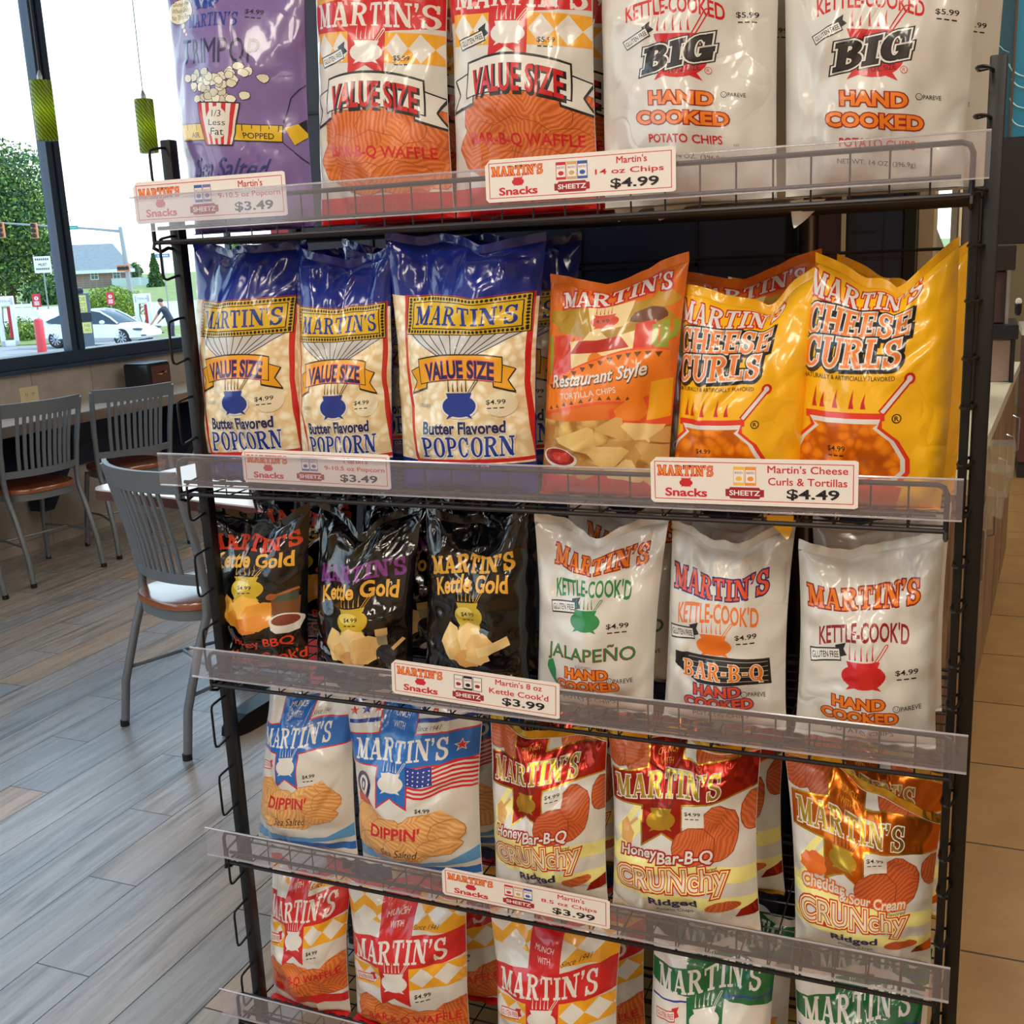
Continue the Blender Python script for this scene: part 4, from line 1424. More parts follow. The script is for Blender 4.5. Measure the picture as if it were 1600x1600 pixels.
def art_green(HU, dx=0):
    d = Art(1113, 200, 1745, 270, HU, 0, 'green')
    d.full(GREEN, 1480, 1570)
    d.rect(PWHITE, 1013, 1476, 1074, 1512)
    d.rect(PWHITE, 1130, 1488, 1213, 1510)
    d.text(INK, 'Since 1941', 1160, 1502, 34, 8, 0, .3)
    d.text(PWHITE, 'MUNCH', 1103, 1484, 28, 9, 0, .2)
    d.text(PWHITE, 'WITH', 1103, 1500, 20, 9)
    martins(d, 1105, 1533, 160, 36, PWHITE)
    d.full(PWHITE, 1562, 1640)
    d.rect(PBLUE, 1013, 1560, 1074, 1563)
    d.rect(PBLUE, 1130, 1560, 1213, 1563)
    ribbon_flag(d, GREEN, 1074, 1130, 1555, 1650, 15)
    d.pot(PWHITE, 1102, 1588, 46, 32, PWHITE)
    d.gluten(1038, 1586, 34, 15, 3, PWHITE, RED, RED)
    d.full(GREEN, 1720, 1746)
    d.blob(TANCHIP, 1110, 1685, 80, 35, 3)
    return d

def art_trim(HU):
    d = Art(380, 240, 338, 420, HU, 0, 'trim')
    d.ell(INK, 268, 14, 32, 21)
    d.ell(CREAM, 268, 14, 31, 20)
    d.text(INK, 'Whole Grain', 268, 12, 42, 8)
    d.text(INK, 'No Trans Fat', 268, 23, 42, 8)
    d.text(INK, 'Gluten Free', 268, 1, 40, 7)
    for x, y, r in ((275, 38, 4.5), (279, 46, 3.5), (284, 52, 2.5)):
        d.ell(CREAM, x, y, r, r, 10)
    d.pot(PBLUE, 326, -2, 44, 32, PBLUE)
    martins(d, 333, 32, 86, 21, PBLUE)
    d.price(395, 20, 24, 8)
    dk = film('print_ink_blue', (36, 34, 78), .26)
    x = 277
    for ch, w in (('T', 20), ('R', 14), ('I', 3), ('M', 22), ('P', 14), ('O', 20), ('P', 14)):
        d.text(dk, ch, x + w / 2, 80, w, 38)
        x += w + 4
    pc = [film('print_kernel_' + str(i), c, .3) for i, c in enumerate(((226, 220, 198), (206, 200, 176), (238, 234, 216)))]
    r = random.Random(4)
    for i in range(46):
        t = r.random()
        xx = 345 + r.gauss(0, 24) * (1.1 - t * .45)
        yy = 112 + t * 48
        if i < 6:
            xx, yy = ((290, 122), (310, 115), (383, 105), (370, 112), (306, 138), (395, 112))[i]
        d.blob(dk, xx, yy, 8.0, 7.2, i, 9, .2)
        d.blob(pc[i % 3], xx, yy, 7.2, 6.4, i, 9, .2)
    d.rect(INK, 270, 193, 438, 220)
    d.rect(YPANEL, 271, 194.5, 437, 218.5)
    for i in range(14):
        d.rect(INK, 276 + i * 12, 194, 277.2 + i * 12, 200 + 4 * (i % 2))
    d.text(INK, 'AIR', 308, 211, 20, 8, 0, 0, .01)
    d.text(INK, 'POPPED', 406, 211, 42, 9, 0, 0, .01)
    d.poly(INK, [(316, 160), (384, 160), (372, 228), (328, 228)])
    d.poly(PWHITE, [(318, 162), (382, 162), (370.5, 226), (329.5, 226)])
    for i in range(5):
        a, b = 318 + i * 13.4, 329.5 + i * 8.6
        d.poly(RED, [(a, 162), (a + 6.5, 162), (b + 4.2, 226), (b, 226)])
    d.ell(PWHITE, 350, 192, 17, 25)
    d.text(INK, '1/3', 350, 178, 14, 10, 0, .1)
    d.text(INK, 'Less', 350, 192, 26, 9, 0, .1)
    d.text(INK, 'Fat', 350, 206, 20, 11, 0, .1)
    d.poly(YPANEL, [(440, 197), (455, 190), (467, 208), (452, 224)])
    d.poly(INK, [(455, 190), (464, 180), (476, 200), (467, 208)])
    d.line(dk, [(470, 110), (446, 150), (438, 190)], 1.2)
    d.line(dk, [(438, 220), (470, 255)], 1.2)
    sc = film('print_script_blue', (52, 62, 130), .26)
    d.text(sc, 'Sea Salted', 356, 262, 122, 32, 0, .38, 0)
    d.text(CREAM, 'NET WT. 9 OZ.', 372, 322, 70, 8)
    return d

# ------------------------------------------------------------------ the bags on the rack
ZF = [1.473, 1.072, .741, .405, .08]         # shelf floors, top to bottom
G_TOP, G_2, G_3, G_4, G_5 = ('snack bags on the top shelf', 'snack bags on the second shelf', 'snack bags on the third shelf', 'snack bags on the fourth shelf', 'snack bags on the bottom shelf')
def C4(r, bl, br, tl, tr, ztl, ztr):
    z = ZF[r] + .009
    return ((bl, z), (br, z), (tl, ztl), (tr, ztr))
A_value, A_big = art_value(178), art_big(168)
A_pop, A_curl = art_popcorn(165), art_curls(172)
A_waf = art_waffle(120)
# top shelf
make_bag('P', art_trim(178), LILAC, C4(0, -1.165, -.938, -1.205, -.935, 1.90, 1.88), 3, 'lilac popcorn bag with a striped cup picture, leftmost on the top shelf', 'popcorn bag', G_TOP, 'popcorn_bag', T=.055)
make_bag('R1', A_value, WHITE, C4(0, -.928, -.702, -.925, -.705, 1.88, 1.87), 4, 'red and white value size chip bag beside the lilac popcorn bag', 'chip bag', G_TOP, T=.05, sealm=RED)
make_bag('R2', A_value, WHITE, C4(0, -.70, -.482, -.706, -.488, 1.88, 1.87), 5, 'red and white value size chip bag left of the plain white big bags', 'chip bag', G_TOP, T=.05, sealm=RED)
make_bag('B1', art_big(168, 34), WHITE, C4(0, -.475, -.243, -.486, -.243, 1.90, 1.90), 6, 'white bag with a red kettle, fourth from the left on the top shelf', 'chip bag', G_TOP, T=.055, pinch=.03, wr=1.7)
make_bag('B2', A_big, WHITE, C4(0, -.232, -.02, -.248, -.005, 1.91, 1.90), 7, 'crumpled white bag with a red kettle, at the right end of the top shelf', 'chip bag', G_TOP, T=.055, pinch=.03, wr=2.1)
# second shelf
for k, c, s, lab in (('K1', (-1.19, -1.0, -1.2, -.985, 1.462, 1.452), 11, 'blue topped butter popcorn bag at the left end of the second shelf'),
                     ('K2', (-1.0, -.832, -1.0, -.82, 1.445, 1.435), 12, 'blue topped butter popcorn bag behind the popcorn price tag'),
                     ('K3', (-.815, -.59, -.828, -.58, 1.458, 1.445), 13, 'widest butter popcorn bag, beside the orange tortilla chip bag')):
    make_bag(k, A_pop, BLUE, C4(1, *c), s, lab, 'popcorn bag', G_2, 'popcorn_bag', T=.055, pinch=.04, sag=.04)
make_bag('T', art_tortilla(166), ORFILM, C4(1, -.585, -.392, -.575, -.362, 1.385, 1.408), 14, 'orange tortilla chip bag with a sombrero picture and a clear window', 'tortilla chip bag', G_2, T=.05, sag=.06)
make_bag('Y1', A_curl, YEL, C4(1, -.388, -.208, -.372, -.192, 1.365, 1.385), 15, 'yellow cheese curls bag beside the orange tortilla chip bag', 'cheese curls bag', G_2, T=.05, sag=.12)
make_bag('Y2', A_curl, YEL, C4(1, -.21, -.03, -.196, -.022, 1.40, 1.412), 16, 'taller yellow cheese curls bag at the right end of the second shelf', 'cheese curls bag', G_2, T=.052, sag=.16, pinch=-.04)
# third shelf
OR_RED = film('print_orange_red', (222, 70, 40), .22)
for k, c, s, br, fl, lab in (('BK1', (-1.203, -1.022, -1.228, -1.006, 1.02, 1.03), 21, OR_RED, 'bbq', 'black kettle chip bag with orange lettering and a sauce bowl picture'),
                             ('BK2', (-1.008, -.822, -1.002, -.806, 1.025, 1.035), 22, PURP, 'salt', 'black kettle chip bag with purple lettering'),
                             ('BK3', (-.80, -.615, -.795, -.612, 1.045, 1.045), 23, GOLD, 'plain', 'black kettle chip bag with gold lettering, beside the jalape\u00f1o bag')):
    make_bag(k, art_kettle_gold(155, br, fl), BLACKF, C4(2, *c), s, lab, 'chip bag', G_3, T=.045, sag=.12, wr=1.7)
for k, c, s, a, lab in (('W1', (-.605, -.418, -.605, -.4, 1.03, 1.036), 24, (ORANGE, DRED, PGREEN, PGREEN, 'jal'), 'white jalape\u00f1o kettle chip bag with a green kettle'),
                        ('W2', (-.402, -.222, -.398, -.22, 1.025, 1.035), 25, (film('print_red_orange', (232, 84, 40)), film('print_indigo', (52, 36, 110)), film('print_tangerine', (236, 120, 50)), film('print_pot_orange', (240, 120, 32)), 'bbq'), 'white barbecue kettle chip bag with an orange kettle'),
                        ('W3', (-.21, -.022, -.212, -.022, 1.012, 1.04), 26, (ORANGE, DRED, DRED, RED, 'plain'), 'white kettle chip bag with a red kettle on the third shelf')):
    make_bag(k, art_white(0, 0, 0, 0, 148, *a), WHITE, C4(2, *c), s, lab, 'chip bag', G_3, T=.048, sag={'W1': .10, 'W2': .10, 'W3': .09}[k])
# fourth shelf
make_bag('D1', art_dippin(122, False), WHITE, C4(3, -1.165, -.955, -1.13, -.955, .70, .70), 31, 'blue and white dipping chip bag without a flag, leftmost on the fourth shelf', 'chip bag', G_4, T=.05)
make_bag('D2', art_dippin(122, True), WHITE, C4(3, -.945, -.715, -.968, -.718, .70, .705), 32, 'blue and white dipping chip bag with stars and a flag', 'chip bag', G_4, T=.055, pinch=.03)
A_hon = art_crunchy(120, FOILR, 'honey')
make_bag('H1', A_hon, WHITE, C4(3, -.692, -.497, -.708, -.497, .685, .685), 33, 'honey barbecue crunchy chip bag right of the flag bag', 'chip bag', G_4, T=.05, sag=.05, sealm=FOILG)
make_bag('H2', A_hon, WHITE, C4(3, -.49, -.255, -.497, -.265, .697, .692), 34, 'widest honey barbecue crunchy chip bag, beside the cheddar crunchy bag', 'chip bag', G_4, T=.055, sealm=FOILG)
make_bag('C', art_crunchy(118, FOILO, 'cheddar'), WHITE, C4(3, -.205, -.015, -.228, -.01, .70, .622), 35, 'cheddar and sour cream crunchy chip bag with a slanting folded top', 'chip bag', G_4, T=.052, sealm=FOILG, wr=1.3)
# bottom shelf
for k, c, s, lab in (('S1', (-1.165, -.998, -1.172, -1.0, .345, .34), 41, 'red and white waffle chip bag at the left end of the bottom shelf'),
                     ('S2', (-.985, -.755, -1.0, -.756, .35, .36), 42, 'widest red and white waffle chip bag, second on the bottom shelf'),
                     ('S3', (-.705, -.485, -.716, -.487, .348, .352), 43, 'red and white waffle chip bag left of the green bags')):
    make_bag(k, A_waf if k != 'S1' else art_waffle(120, 34), WHITE, C4(4, *c), s, lab, 'chip bag', G_5, T=.05, sag=.03, sealm=RED)
A_gr = art_green(125)
make_bag('G1', A_gr, WHITE, C4(4, -.438, -.242, -.436, -.235, .345, .35), 44, 'green and white chip bag beside the red waffle bags', 'chip bag', G_5, T=.05)
make_bag('G2', A_gr, WHITE, C4(4, -.205, -.022, -.208, -.022, .35, .35), 45, 'green and white chip bag at the right end of the bottom shelf', 'chip bag', G_5, T=.05)
# the bags that stand behind them
for k, dx, dy, dz, lab in (
    ('R1', .01, .115, .0, 'value size chip bag standing behind the one beside the lilac popcorn bag'),
    ('R2', .012, .115, .0, 'value size chip bag standing behind the one left of the white big bags'),
    ('B1', .016, .125, .0, 'white big chip bag standing behind the fourth bag of the top shelf'),
    ('B2', .03, .13, .004, 'white big chip bag standing behind the crumpled one at the right end'),
    ('K1', .0, .125, -.012, 'blue popcorn bag standing behind the leftmost one of the second shelf'),
    ('K2', .01, .125, .012, 'blue popcorn bag standing behind the one at the popcorn price tag'),
    ('K3', .012, .125, .0, 'blue popcorn bag standing behind the widest butter popcorn bag'),
    ('T', .16, .12, -.004, 'orange tortilla chip bag peeking out behind the yellow bags'),
    ('Y1', .012, .235, .002, 'yellow cheese curls bag furthest back behind the left yellow bag'),
    ('Y2', .014, .12, -.004, 'yellow cheese curls bag standing behind the taller yellow bag'),
    ('BK1', .03, .11, .02, 'black chip bag standing behind the one with orange lettering'),
    ('BK2', .02, .11, .012, 'black chip bag standing behind the one with purple lettering'),
    ('BK3', -.03, .11, -.004, 'black chip bag standing behind the one with gold lettering'),
    ('W1', .012, .115, .006, 'white chip bag standing behind the jalape\u00f1o bag'),
    ('W2', -.02, .115, .0, 'white chip bag standing behind the barbecue kettle bag'),
    ('W3', .004, .115, .008, 'white chip bag standing behind the red kettle bag of the third shelf'),
    ('D2', .02, .12, -.006, 'flag chip bag standing behind the front flag bag'),
    ('H1', .01, .12, .0, 'honey barbecue bag standing behind the left crunchy bag'),
    ('H2', .016, .125, -.004, 'honey barbecue bag standing behind the widest crunchy bag'),
    ('C', .008, .125, .0, 'cheddar crunchy bag standing behind the slanting folded one'),
    ('S2', .02, .12, .0, 'waffle chip bag standing behind the widest waffle bag'),
    ('S3', .012, .12, -.008, 'waffle chip bag standing behind the one left of the green bags'),
    ('G1', .012, .12, -.006, 'green chip bag standing behind the left green bag'),
    ('G2', .008, .12, .0, 'green chip bag standing behind the right green bag')):
    rear_bag(k, dx, dy, dz, lab)

# loose seal corners that poke down through the wire floors
def loose_corner(key, px, py, w, h, m, y=1.56, lean=.02):
    root = BAGS[key]
    l = root.location
    q = ON(px, py, 1, y)
    x, zt = q.x, q.z
    v = []
    for k in range(6):
        t = k / 5
        ww = w * (1 - t) ** .8 / 2 + .0006
        yy = y + .010 * math.sin(t * 2.4)
        v += [(x - ww + lean * t, yy, zt - h * t), (x + ww + lean * t, yy + .004 * (1 - t), zt - h * t), (x + ww + lean * t, yy + .0012 + .004 * (1 - t), zt - h * t), (x - ww + lean * t, yy + .0012, zt - h * t)]
    f = [tuple(range(4))]
    for k in range(5):
        f += [(4 * k + i, 4 * k + (i + 1) % 4, 4 * k + 4 + (i + 1) % 4, 4 * k + 4 + i) for i in range(4)]
    b = MB().add([(a - l.x, b_ - l.y, c - l.z) for a, b_, c in v], f)
    b.build('loose_corner', m, root, True)
loose_corner('R2', 742, 318, .05, .03, RED, lean=.015)
loose_corner('B1', 985, 320, .05, .022, WHITE, lean=-.02)
loose_corner('B1', 1050, 318, .055, .022, WHITE, lean=-.02)
loose_corner('B2', 1262, 312, .045, .036, WHITE, lean=-.018)
loose_corner('Y1', 1215, 806, .04, .034, YEL, 1.45, lean=.012)

# ------------------------------------------------------------------ wire rack
def put(mb, name, mats, root, parent=None, smooth=False):
    l = root.location
    mb.v = [(a - l[0], b - l[1], c - l[2]) for a, b, c in mb.v]
    return mb.build(name, mats, parent or root, smooth)
blk = mat('black_powder_coat', (20, 20, 22), .38, .3)
wire = mat('dark_grey_wire', (44, 42, 46), .35, .5)
clear = glass_mat('clear_price_channel_plastic', (.96, .95, .97), .05, .1, .09, (206, 200, 208))
rack = thing('wire_display_rack', 'black wire display rack holding five shelves of snack bags', 'display rack', (-.6, 1.6, 0))
PX0, PX1, PYF, PYB = -1.175, .012, 1.467, 1.80
for x, y, zt in ((PX0, PYF, 1.625), (PX1, PYF, 1.625), (PX0, PYB, 1.625), (PX1, PYB, 1.625)):
    b = MB().box(x - .0095, y - .0095, 0, x + .0095, y + .0095, zt, .002)
    put(b, 'post', blk, rack, smooth=True)
put(MB().box(-.011, 1.445, 0, .000, 1.457, 1.475, .0015), 'inner_post', blk, rack)
STRIP = [(-1.215, .008), (-1.219, -.003), (-1.199, .017), (-1.21, .010), (-1.219, .012)]
for zf, (sx0, sx1) in zip(ZF, STRIP):
    x0, x1, yf, yb, z = sx0 + .028, sx1 - .018, 1.4235, 1.79, zf - .003
    zt, zm = zf + .056, zf + .018
    b = MB()
    c = .012
    fr = [(x0, yf, z), (x0, yf, zt - c), (x0 + c * .3, yf, zt - c * .3), (x0 + c, yf, zt), (x1 - c, yf, zt), (x1 - c * .3, yf, zt - c * .3), (x1, yf, zt - c), (x1, yf, z)]
    b.tube(fr, .0034, 8)
    b.tube([(x0, yf, z), (x1, yf, z), (x1, yb, z), (x0, yb, z)], .0034, 8, True)
    b.tube([(x0 + .01, yf, zm), (x1 - .012, yf, zm)], .003, 8)
    put(b, 'shelf_frame', wire, rack, smooth=True)
    g = MB()
    n = 26
    for i in range(1, n):
        x = x0 + (x1 - x0) * i / n
        g.tube([(x, yf + .002, zt), (x, yf + .002, z), (x, yb, z)], .0013, 5)
    for i in range(1, 10):
        y = yf + (yb - yf) * i / 10
        g.tube([(x0, y, z - .002), (x1, y, z - .002)], .0016, 5)
    put(g, 'wire_grid', wire, rack)
    for x, sg in ((x0, -1), (x1, 1)):
        h = MB()
        h.tube([(x, yf, z), (x, yf - .004, z - .008), (x, yf + .012, z - .014), (x, yf + .03, z - .008), (x, yf + .045, z - .010), (x, yf + .06, z - .002)], .003, 6)
        put(h, 'shelf_hook', blk, rack, smooth=True)
    s = MB().box(sx0, 1.4085, zf + .015, sx1, 1.4105, zf + .066, .0006)
    put(s, 'price_channel', clear, rack)
    ch = MB().tube([(sx0, 1.4105, zf + .066), (sx1, 1.4105, zf + .066)], .0016, 6).box(sx0, 1.4085, zf + .0135, sx1, 1.4125, zf + .0152)
    put(ch, 'channel_edge', glass_mat('clear_plastic_edge', (.9, .9, .92), .12, .1, .45, (216, 212, 220)) if 'clear_plastic_edge' not in MATS else MATS['clear_plastic_edge'], rack)
LOOPS = [(1.609, 1.557), (1.476, 1.413), (1.349, 1.281), (1.222, 1.152), (1.088, 1.024), (.966, .893), (.836, .761), (.700, .621), (.569, .492), (.430, .358), (.305, .234), (.175, .110)]
for z1, z0 in LOOPS:
    x, yo = PX0, 1.421
    p = [(x, PYF, z1 + .004), (x, PYF - .02, z1 + .003), (x - .001, yo + .008, z1), (x - .001, yo + .002, z1 - .002), (x - .001, yo, z1 - .009),
         (x - .001, yo, z0 + .009), (x - .001, yo + .002, z0 + .002), (x - .001, yo + .008, z0), (x, PYF - .02, z0 + .004), (x, PYF, z0 + .008)]
    put(MB().tube(p, .0022, 6), 'side_loop', blk, rack, smooth=True)
    for z in (z1, z0):
        x = PX1 - .008
        p = [(x + .004, PYF, z), (x - .002, yo + .012, z), (x - .005, yo + .003, z), (x - .009, yo, z), (x - .013, yo + .003, z), (x - .015, yo + .012, z), (x - .013, PYF - .006, z + .001), (x + .002, PYF, z + .004)]
        put(MB().tube(p, .0021, 6), 'side_hook', blk, rack, smooth=True)
b = MB()
for y_px in (322, 396):
    z = ON(1300, y_px, 1, 1.8).z
    for k in range(5):
        zz = z - (ZF[0] - ZF[k])
        b.tube([(PX0, 1.8, zz), (PX1, 1.8, zz)], .0028, 6)
put(b, 'back_rail', blk, rack, smooth=True)

# ------------------------------------------------------------------ price tags
card = mat('white_card', (238, 232, 226), .45)
inks = dict(red=mat('card_ink_red', (206, 36, 48), .5), dred=mat('card_ink_dark_red', (160, 34, 46), .5), orange=mat('card_ink_orange', (240, 150, 60), .5),
            black=mat('card_ink_black', (28, 26, 28), .5), white=mat('card_ink_white', (240, 238, 236), .5), blue=mat('card_ink_blue', (60, 90, 170), .5),
            purple=mat('card_ink_purple', (130, 110, 170), .5), tan=mat('card_ink_tan', (214, 170, 110), .5), yellow=mat('card_ink_yellow', (244, 190, 70), .5))
TAGS = [((208, 285), (444, 267), (450, 336), (212, 351), ("Martin's", '9-10.5 oz Popcorn', '$3.49'), 'pop', 'popcorn price tag at the left end of the top shelf channel'),
        ((757, 250), (1055, 228), (1057, 298), (760, 318), ("Martin's", '14 oz Chips', '$4.99'), 'chips', 'white price tag for big chip bags on the top shelf channel'),
        ((378, 702), (609, 710), (610, 766), (380, 752), ("Martin's", '9-10.5 oz Popcorn', '$3.49'), 'pop', 'popcorn price tag in front of the butter popcorn bags'),
        ((1018, 715), (1342, 719), (1341, 797), (1016, 783), ("Martin's Cheese", 'Curls & Tortillas', '$4.49'), 'curl', 'white price tag under the yellow cheese curls bags'),
        ((611, 1025), (875, 1073), (872, 1119), (611, 1087), ("Martin's 8 oz", "Kettle Cook'd", '$3.99'), 'kettle', 'white price tag for kettle chips under the black bags'),
        ((690, 1354), (953, 1408), (952, 1452), (691, 1397), ("Martin's", '8.5 oz Chips', '$3.99'), 'chips', 'white price tag under the honey barbecue crunchy bags')]
def price_tag(TL, TR, BR, BL, lines, pic, label):
    Y = 1.4150 if pic == 'pop' else 1.4070
    P = [ON(*q, 1, Y) for q in (TL, TR, BR, BL)]
    x0, x1 = (P[0].x + P[3].x) / 2, (P[1].x + P[2].x) / 2
    zt0, zt1, zb0, zb1 = P[0].z, P[1].z, P[3].z, P[2].z
    W, Hh = x1 - x0, ((zt0 - zb0) + (zt1 - zb1)) / 2
    O = Vector(((x0 + x1) / 2, Y, (zb0 + zb1) / 2))
    sl = ((zb1 + zt1) - (zb0 + zt0)) / 2 / W
    root = thing('price_tag', label, 'price tag', O, 0, 'price tags along the shelf fronts')
    root.rotation_euler = (0, -math.atan(sl), 0)
    b = MB()
    c = .004
    out = [(-W / 2 + c, 0, 0), (W / 2 - c, 0, 0), (W / 2, 0, c * .5), (W / 2, 0, Hh - c * .5), (W / 2 - c, 0, Hh), (-W / 2 + c * 2, 0, Hh), (-W / 2, 0, Hh - c * 2), (-W / 2, 0, c)]
    b.prism(out, (0, .0009, 0))
    b.build('card', card, root)
    # printing, in a 300 x 70 artboard
    d = Art(150, 300, 70, 70, 100 * Hh / W)
    i = inks
    d.poly(i['red'], [(6, 6), (294, 6), (294, 64), (6, 64)], [[(7.2, 7.2), (292.8, 7.2), (292.8, 62.8), (7.2, 62.8)]])
    d.slab(i['red'], "MARTIN'S", 53, 20, 84, 15, 0, 0, .07)
    d.slab(i['orange'], "MARTIN'S", 53, 20, 84, 15, 0, 0, -.01)
    d.pot(i['red'], 54, 38, 20, 13, i['red'], True, .5)
    d.text(i['red'], 'Snacks', 54, 53, 62, 12, 0, 0, .03)
    cols = dict(pop=(('blue', 'purple'),), chips=(('red', 'tan', 'blue'),), curl=(('yellow', 'orange'),), kettle=(('white', 'black', 'white'),))[pic][0]
    n = len(cols)
    for k, cn in enumerate(cols):
        xx = 141 + (k - (n - 1) / 2) * 17
        d.rect(i['black'] if cn == 'white' else i[cn], xx - 8, 12, xx + 8, 40)
        d.rect(i['white'] if cn != 'white' else i['white'], xx - 7, 17 if cn != 'white' else 13, xx + 7, 36 if cn != 'white' else 39)
        d.slab(i['dred'], "MARTIN'S", xx, 21, 12, 3.4)
        d.ell(i[cn] if cn != 'white' else i['dred'], xx, 30, 4.6, 3.6, 12)
    d.poly(i['dred'], [(113, 46), (118, 46), (120, 43), (162, 43), (164, 46), (169, 46), (169, 57), (164, 57), (162, 60), (120, 60), (118, 57), (113, 57)])
    d.text(i['white'], 'SHEETZ', 141, 51.5, 44, 7.5, 0, 0, .02)
    d.text(i['red'], lines[0], 234 if len(lines[0]) < 10 else 230, 15, 46 if len(lines[0]) < 10 else (80 if 'oz' in lines[0] else 112), 11, 0, 0, .01)
    d.text(i['red'], lines[1], 230, 33, {17: 118 if 'Curls' not in lines[1] else 110, 11: 104, 12: 96, 13: 102}.get(len(lines[1]), 110), 11, 0, 0, .01)
    d.text(i['black'], lines[2], 238, 52, 72, 16, 0, 0, .022)
    pv, pf, pm, mats = [], [], [], []
    for mt, v, f, li in d.el:
        if mt not in mats: mats.append(mt)
        o = len(pv)
        pv += [(a * W / 100, -.00005 - li * .000006, bb * W / 100) for a, bb in v]
        for q in f:
            ar = sum(v[q[k]][0] * v[q[(k + 1) % len(q)]][1] - v[q[(k + 1) % len(q)]][0] * v[q[k]][1] for k in range(len(q)))
            pf.append(tuple(t + o for t in (q if ar > 0 else q[::-1])))
            pm.append(mats.index(mt))
    m = MB()
    m.v, m.f, m.m = pv, pf, pm
    m.build('printing', mats, root, recalc=False)
for t in TAGS:
    price_tag(*t)

# ------------------------------------------------------------------ chairs, table, counter
chair_m = mat('grey_chair_metal', (122, 130, 138), .42, .35)
seat_m, nt_, b_ = base_mat('brown_wood_seat')
b_.inputs['Base Color'].default_value = lin((150, 84, 52))
b_.inputs['Roughness'].default_value = .2
b_.inputs['Coat Weight'].default_value = 1
b_.inputs['Coat Roughness'].default_value = .12
b_.inputs['Specular IOR Level'].default_value = .8
cap_m = mat('black_rubber', (22, 22, 24), .6)
def make_chair(label):
    t = thing('dining_chair', label, 'chair', (0, 0, 0), 0, 'grey metal dining chairs')
    def leg(sx):
        return [(sx * .1985, -.22, 0.0), (sx * .196, -.20, .15), (sx * .195, -.145, .32), (sx * .196, -.105, .42), (sx * .200, -.10, .50), (sx * .208, -.122, .65), (sx * .214, -.157, .80), (sx * .216, -.172, .86)]
    for sx in (-1, 1):
        g = MB().tube(leg(sx), .0135, 10).build('rear_leg', chair_m, t, True)
        MB().lathe([(.0145, 0), (.0145, .02)], (sx * .1985, -.2205, 0), 12).build('foot_cap', cap_m, g)
        g = MB().tube([(sx * .185, .21, 0), (sx * .17, .185, .25), (sx * .16, .15, .41)], .0125, 10).build('front_leg', chair_m, t, True)
        MB().lathe([(.0135, 0), (.0135, .02)], (sx * .185, .21, 0), 12).build('foot_cap', cap_m, g)
    # curved top rail, lower rail and slats
    def bow(z):
        f = np.interp(z, [.42, .50, .65, .80, .86], [-.105, -.10, -.122, -.157, -.172])
        w = np.interp(z, [.42, .50, .65, .80, .86], [.196, .200, .208, .214, .216])
        return f, w
    def arcpt(s, z, k=.055):
        f, w = bow(z)
        return (s * w, f - k * (1 - s * s), z)
    def rail(z0, z1, nm):
        b = MB()
        n = 12
        v, fc = [], []
        for i in range(n + 1):
            s = -1 + 2 * i / n
            for z, dy in ((z0, -.007), (z1, -.007), (z1, .009), (z0, .009)):
                p = arcpt(s, z)
                v.append((p[0], p[1] + dy, p[2]))
        for i in range(n):
            for k in range(4):
                fc.append((4 * i + k, 4 * i + (k + 1) % 4, 4 * i + 4 + (k + 1) % 4, 4 * i + 4 + k))
        fc += [(0, 1, 2, 3), (4 * n + 3, 4 * n + 2, 4 * n + 1, 4 * n)]
        b.add(v, fc).build(nm, chair_m, t, True)
    rail(.805, .872, 'top_rail')
    rail(.515, .548, 'lower_rail')
    b = MB()
    for i in range(10):
        s = -.66 + 1.32 * i / 9
        pts = [arcpt(s, z) for z in (.545, .63, .72, .81)]
        for a, c in zip(pts, pts[1:]):
            v = []
            for p in (a, c):
                for dx, dy in ((-.0085, -.003), (.0085, -.003), (.0085, .004), (-.0085, .004)):
                    v.append((p[0] + dx, p[1] + dy, p[2]))
            b.add(v, [(0, 1, 5, 4), (1, 2, 6, 5), (2, 3, 7, 6), (3, 0, 4, 7)])
    b.build('back_slats', chair_m, t)
    def seat_out(r):
        pts = []
        for i in range(40):
            a = 2 * math.pi * i / 40
            ca, sa = math.cos(a), math.sin(a)
            e = .75
            pts.append((r * .19 * math.copysign(abs(ca) ** e, ca), .012 + r * .195 * math.copysign(abs(sa) ** e, sa)))
        return pts
    b = MB()
    v = []
    lay = ((.95, .432), (1, .436), (1, .452), (.985, .457), (.9, .459))
    for r, z in lay:
        v += [(x, y, z) for x, y in seat_out(r)]
    f = [tuple(range(40))[::-1], tuple(range(160, 200))]
    for k in range(4):
        f += [(k * 40 + i, k * 40 + (i + 1) % 40, k * 40 + 40 + (i + 1) % 40, k * 40 + 40 + i) for i in range(40)]
    b.add(v, f).build('seat', seat_m, t, True)
    b = MB()
    v = [(x, y, z) for z in (.40, .432) for x, y in seat_out(.955)]
    b.add(v, [tuple(range(40))[::-1], tuple(range(40, 80))] + [(i, (i + 1) % 40, 40 + (i + 1) % 40, 40 + i) for i in range(40)])
    b.build('seat_frame', chair_m, t, True)
    for sx in (-1, 1):
        MB().tube([(sx * .196, -.19, .19), (sx * .175, .0, .20), (sx * .175, .19, .19)], .006, 8).build('side_stretcher', chair_m, t, True)
    MB().tube([(-.175, .0, .20), (0, -.03, .205), (.175, .0, .20)], .006, 8).build('cross_stretcher', chair_m, t, True)
    return t
ch = make_chair('nearest grey slat back chair, pulled out from the table')
R_ = math.radians
ch.location, ch.rotation_euler = (-2.225, 2.713, 0), (0, 0, R_(-22))
dup(ch, (-4.255, 3.99, 0), R_(80), 'grey slat back chair at the counter under the wall outlet')
dup(ch, (-4.15, 4.56, 0), R_(66), 'grey slat back chair at the counter beside the napkin dispenser')
dup(ch, (-4.30, 3.40, 0), R_(84), 'grey counter chair at the left picture edge, mostly out of frame')
q = ON(404, 752, 2, .86)
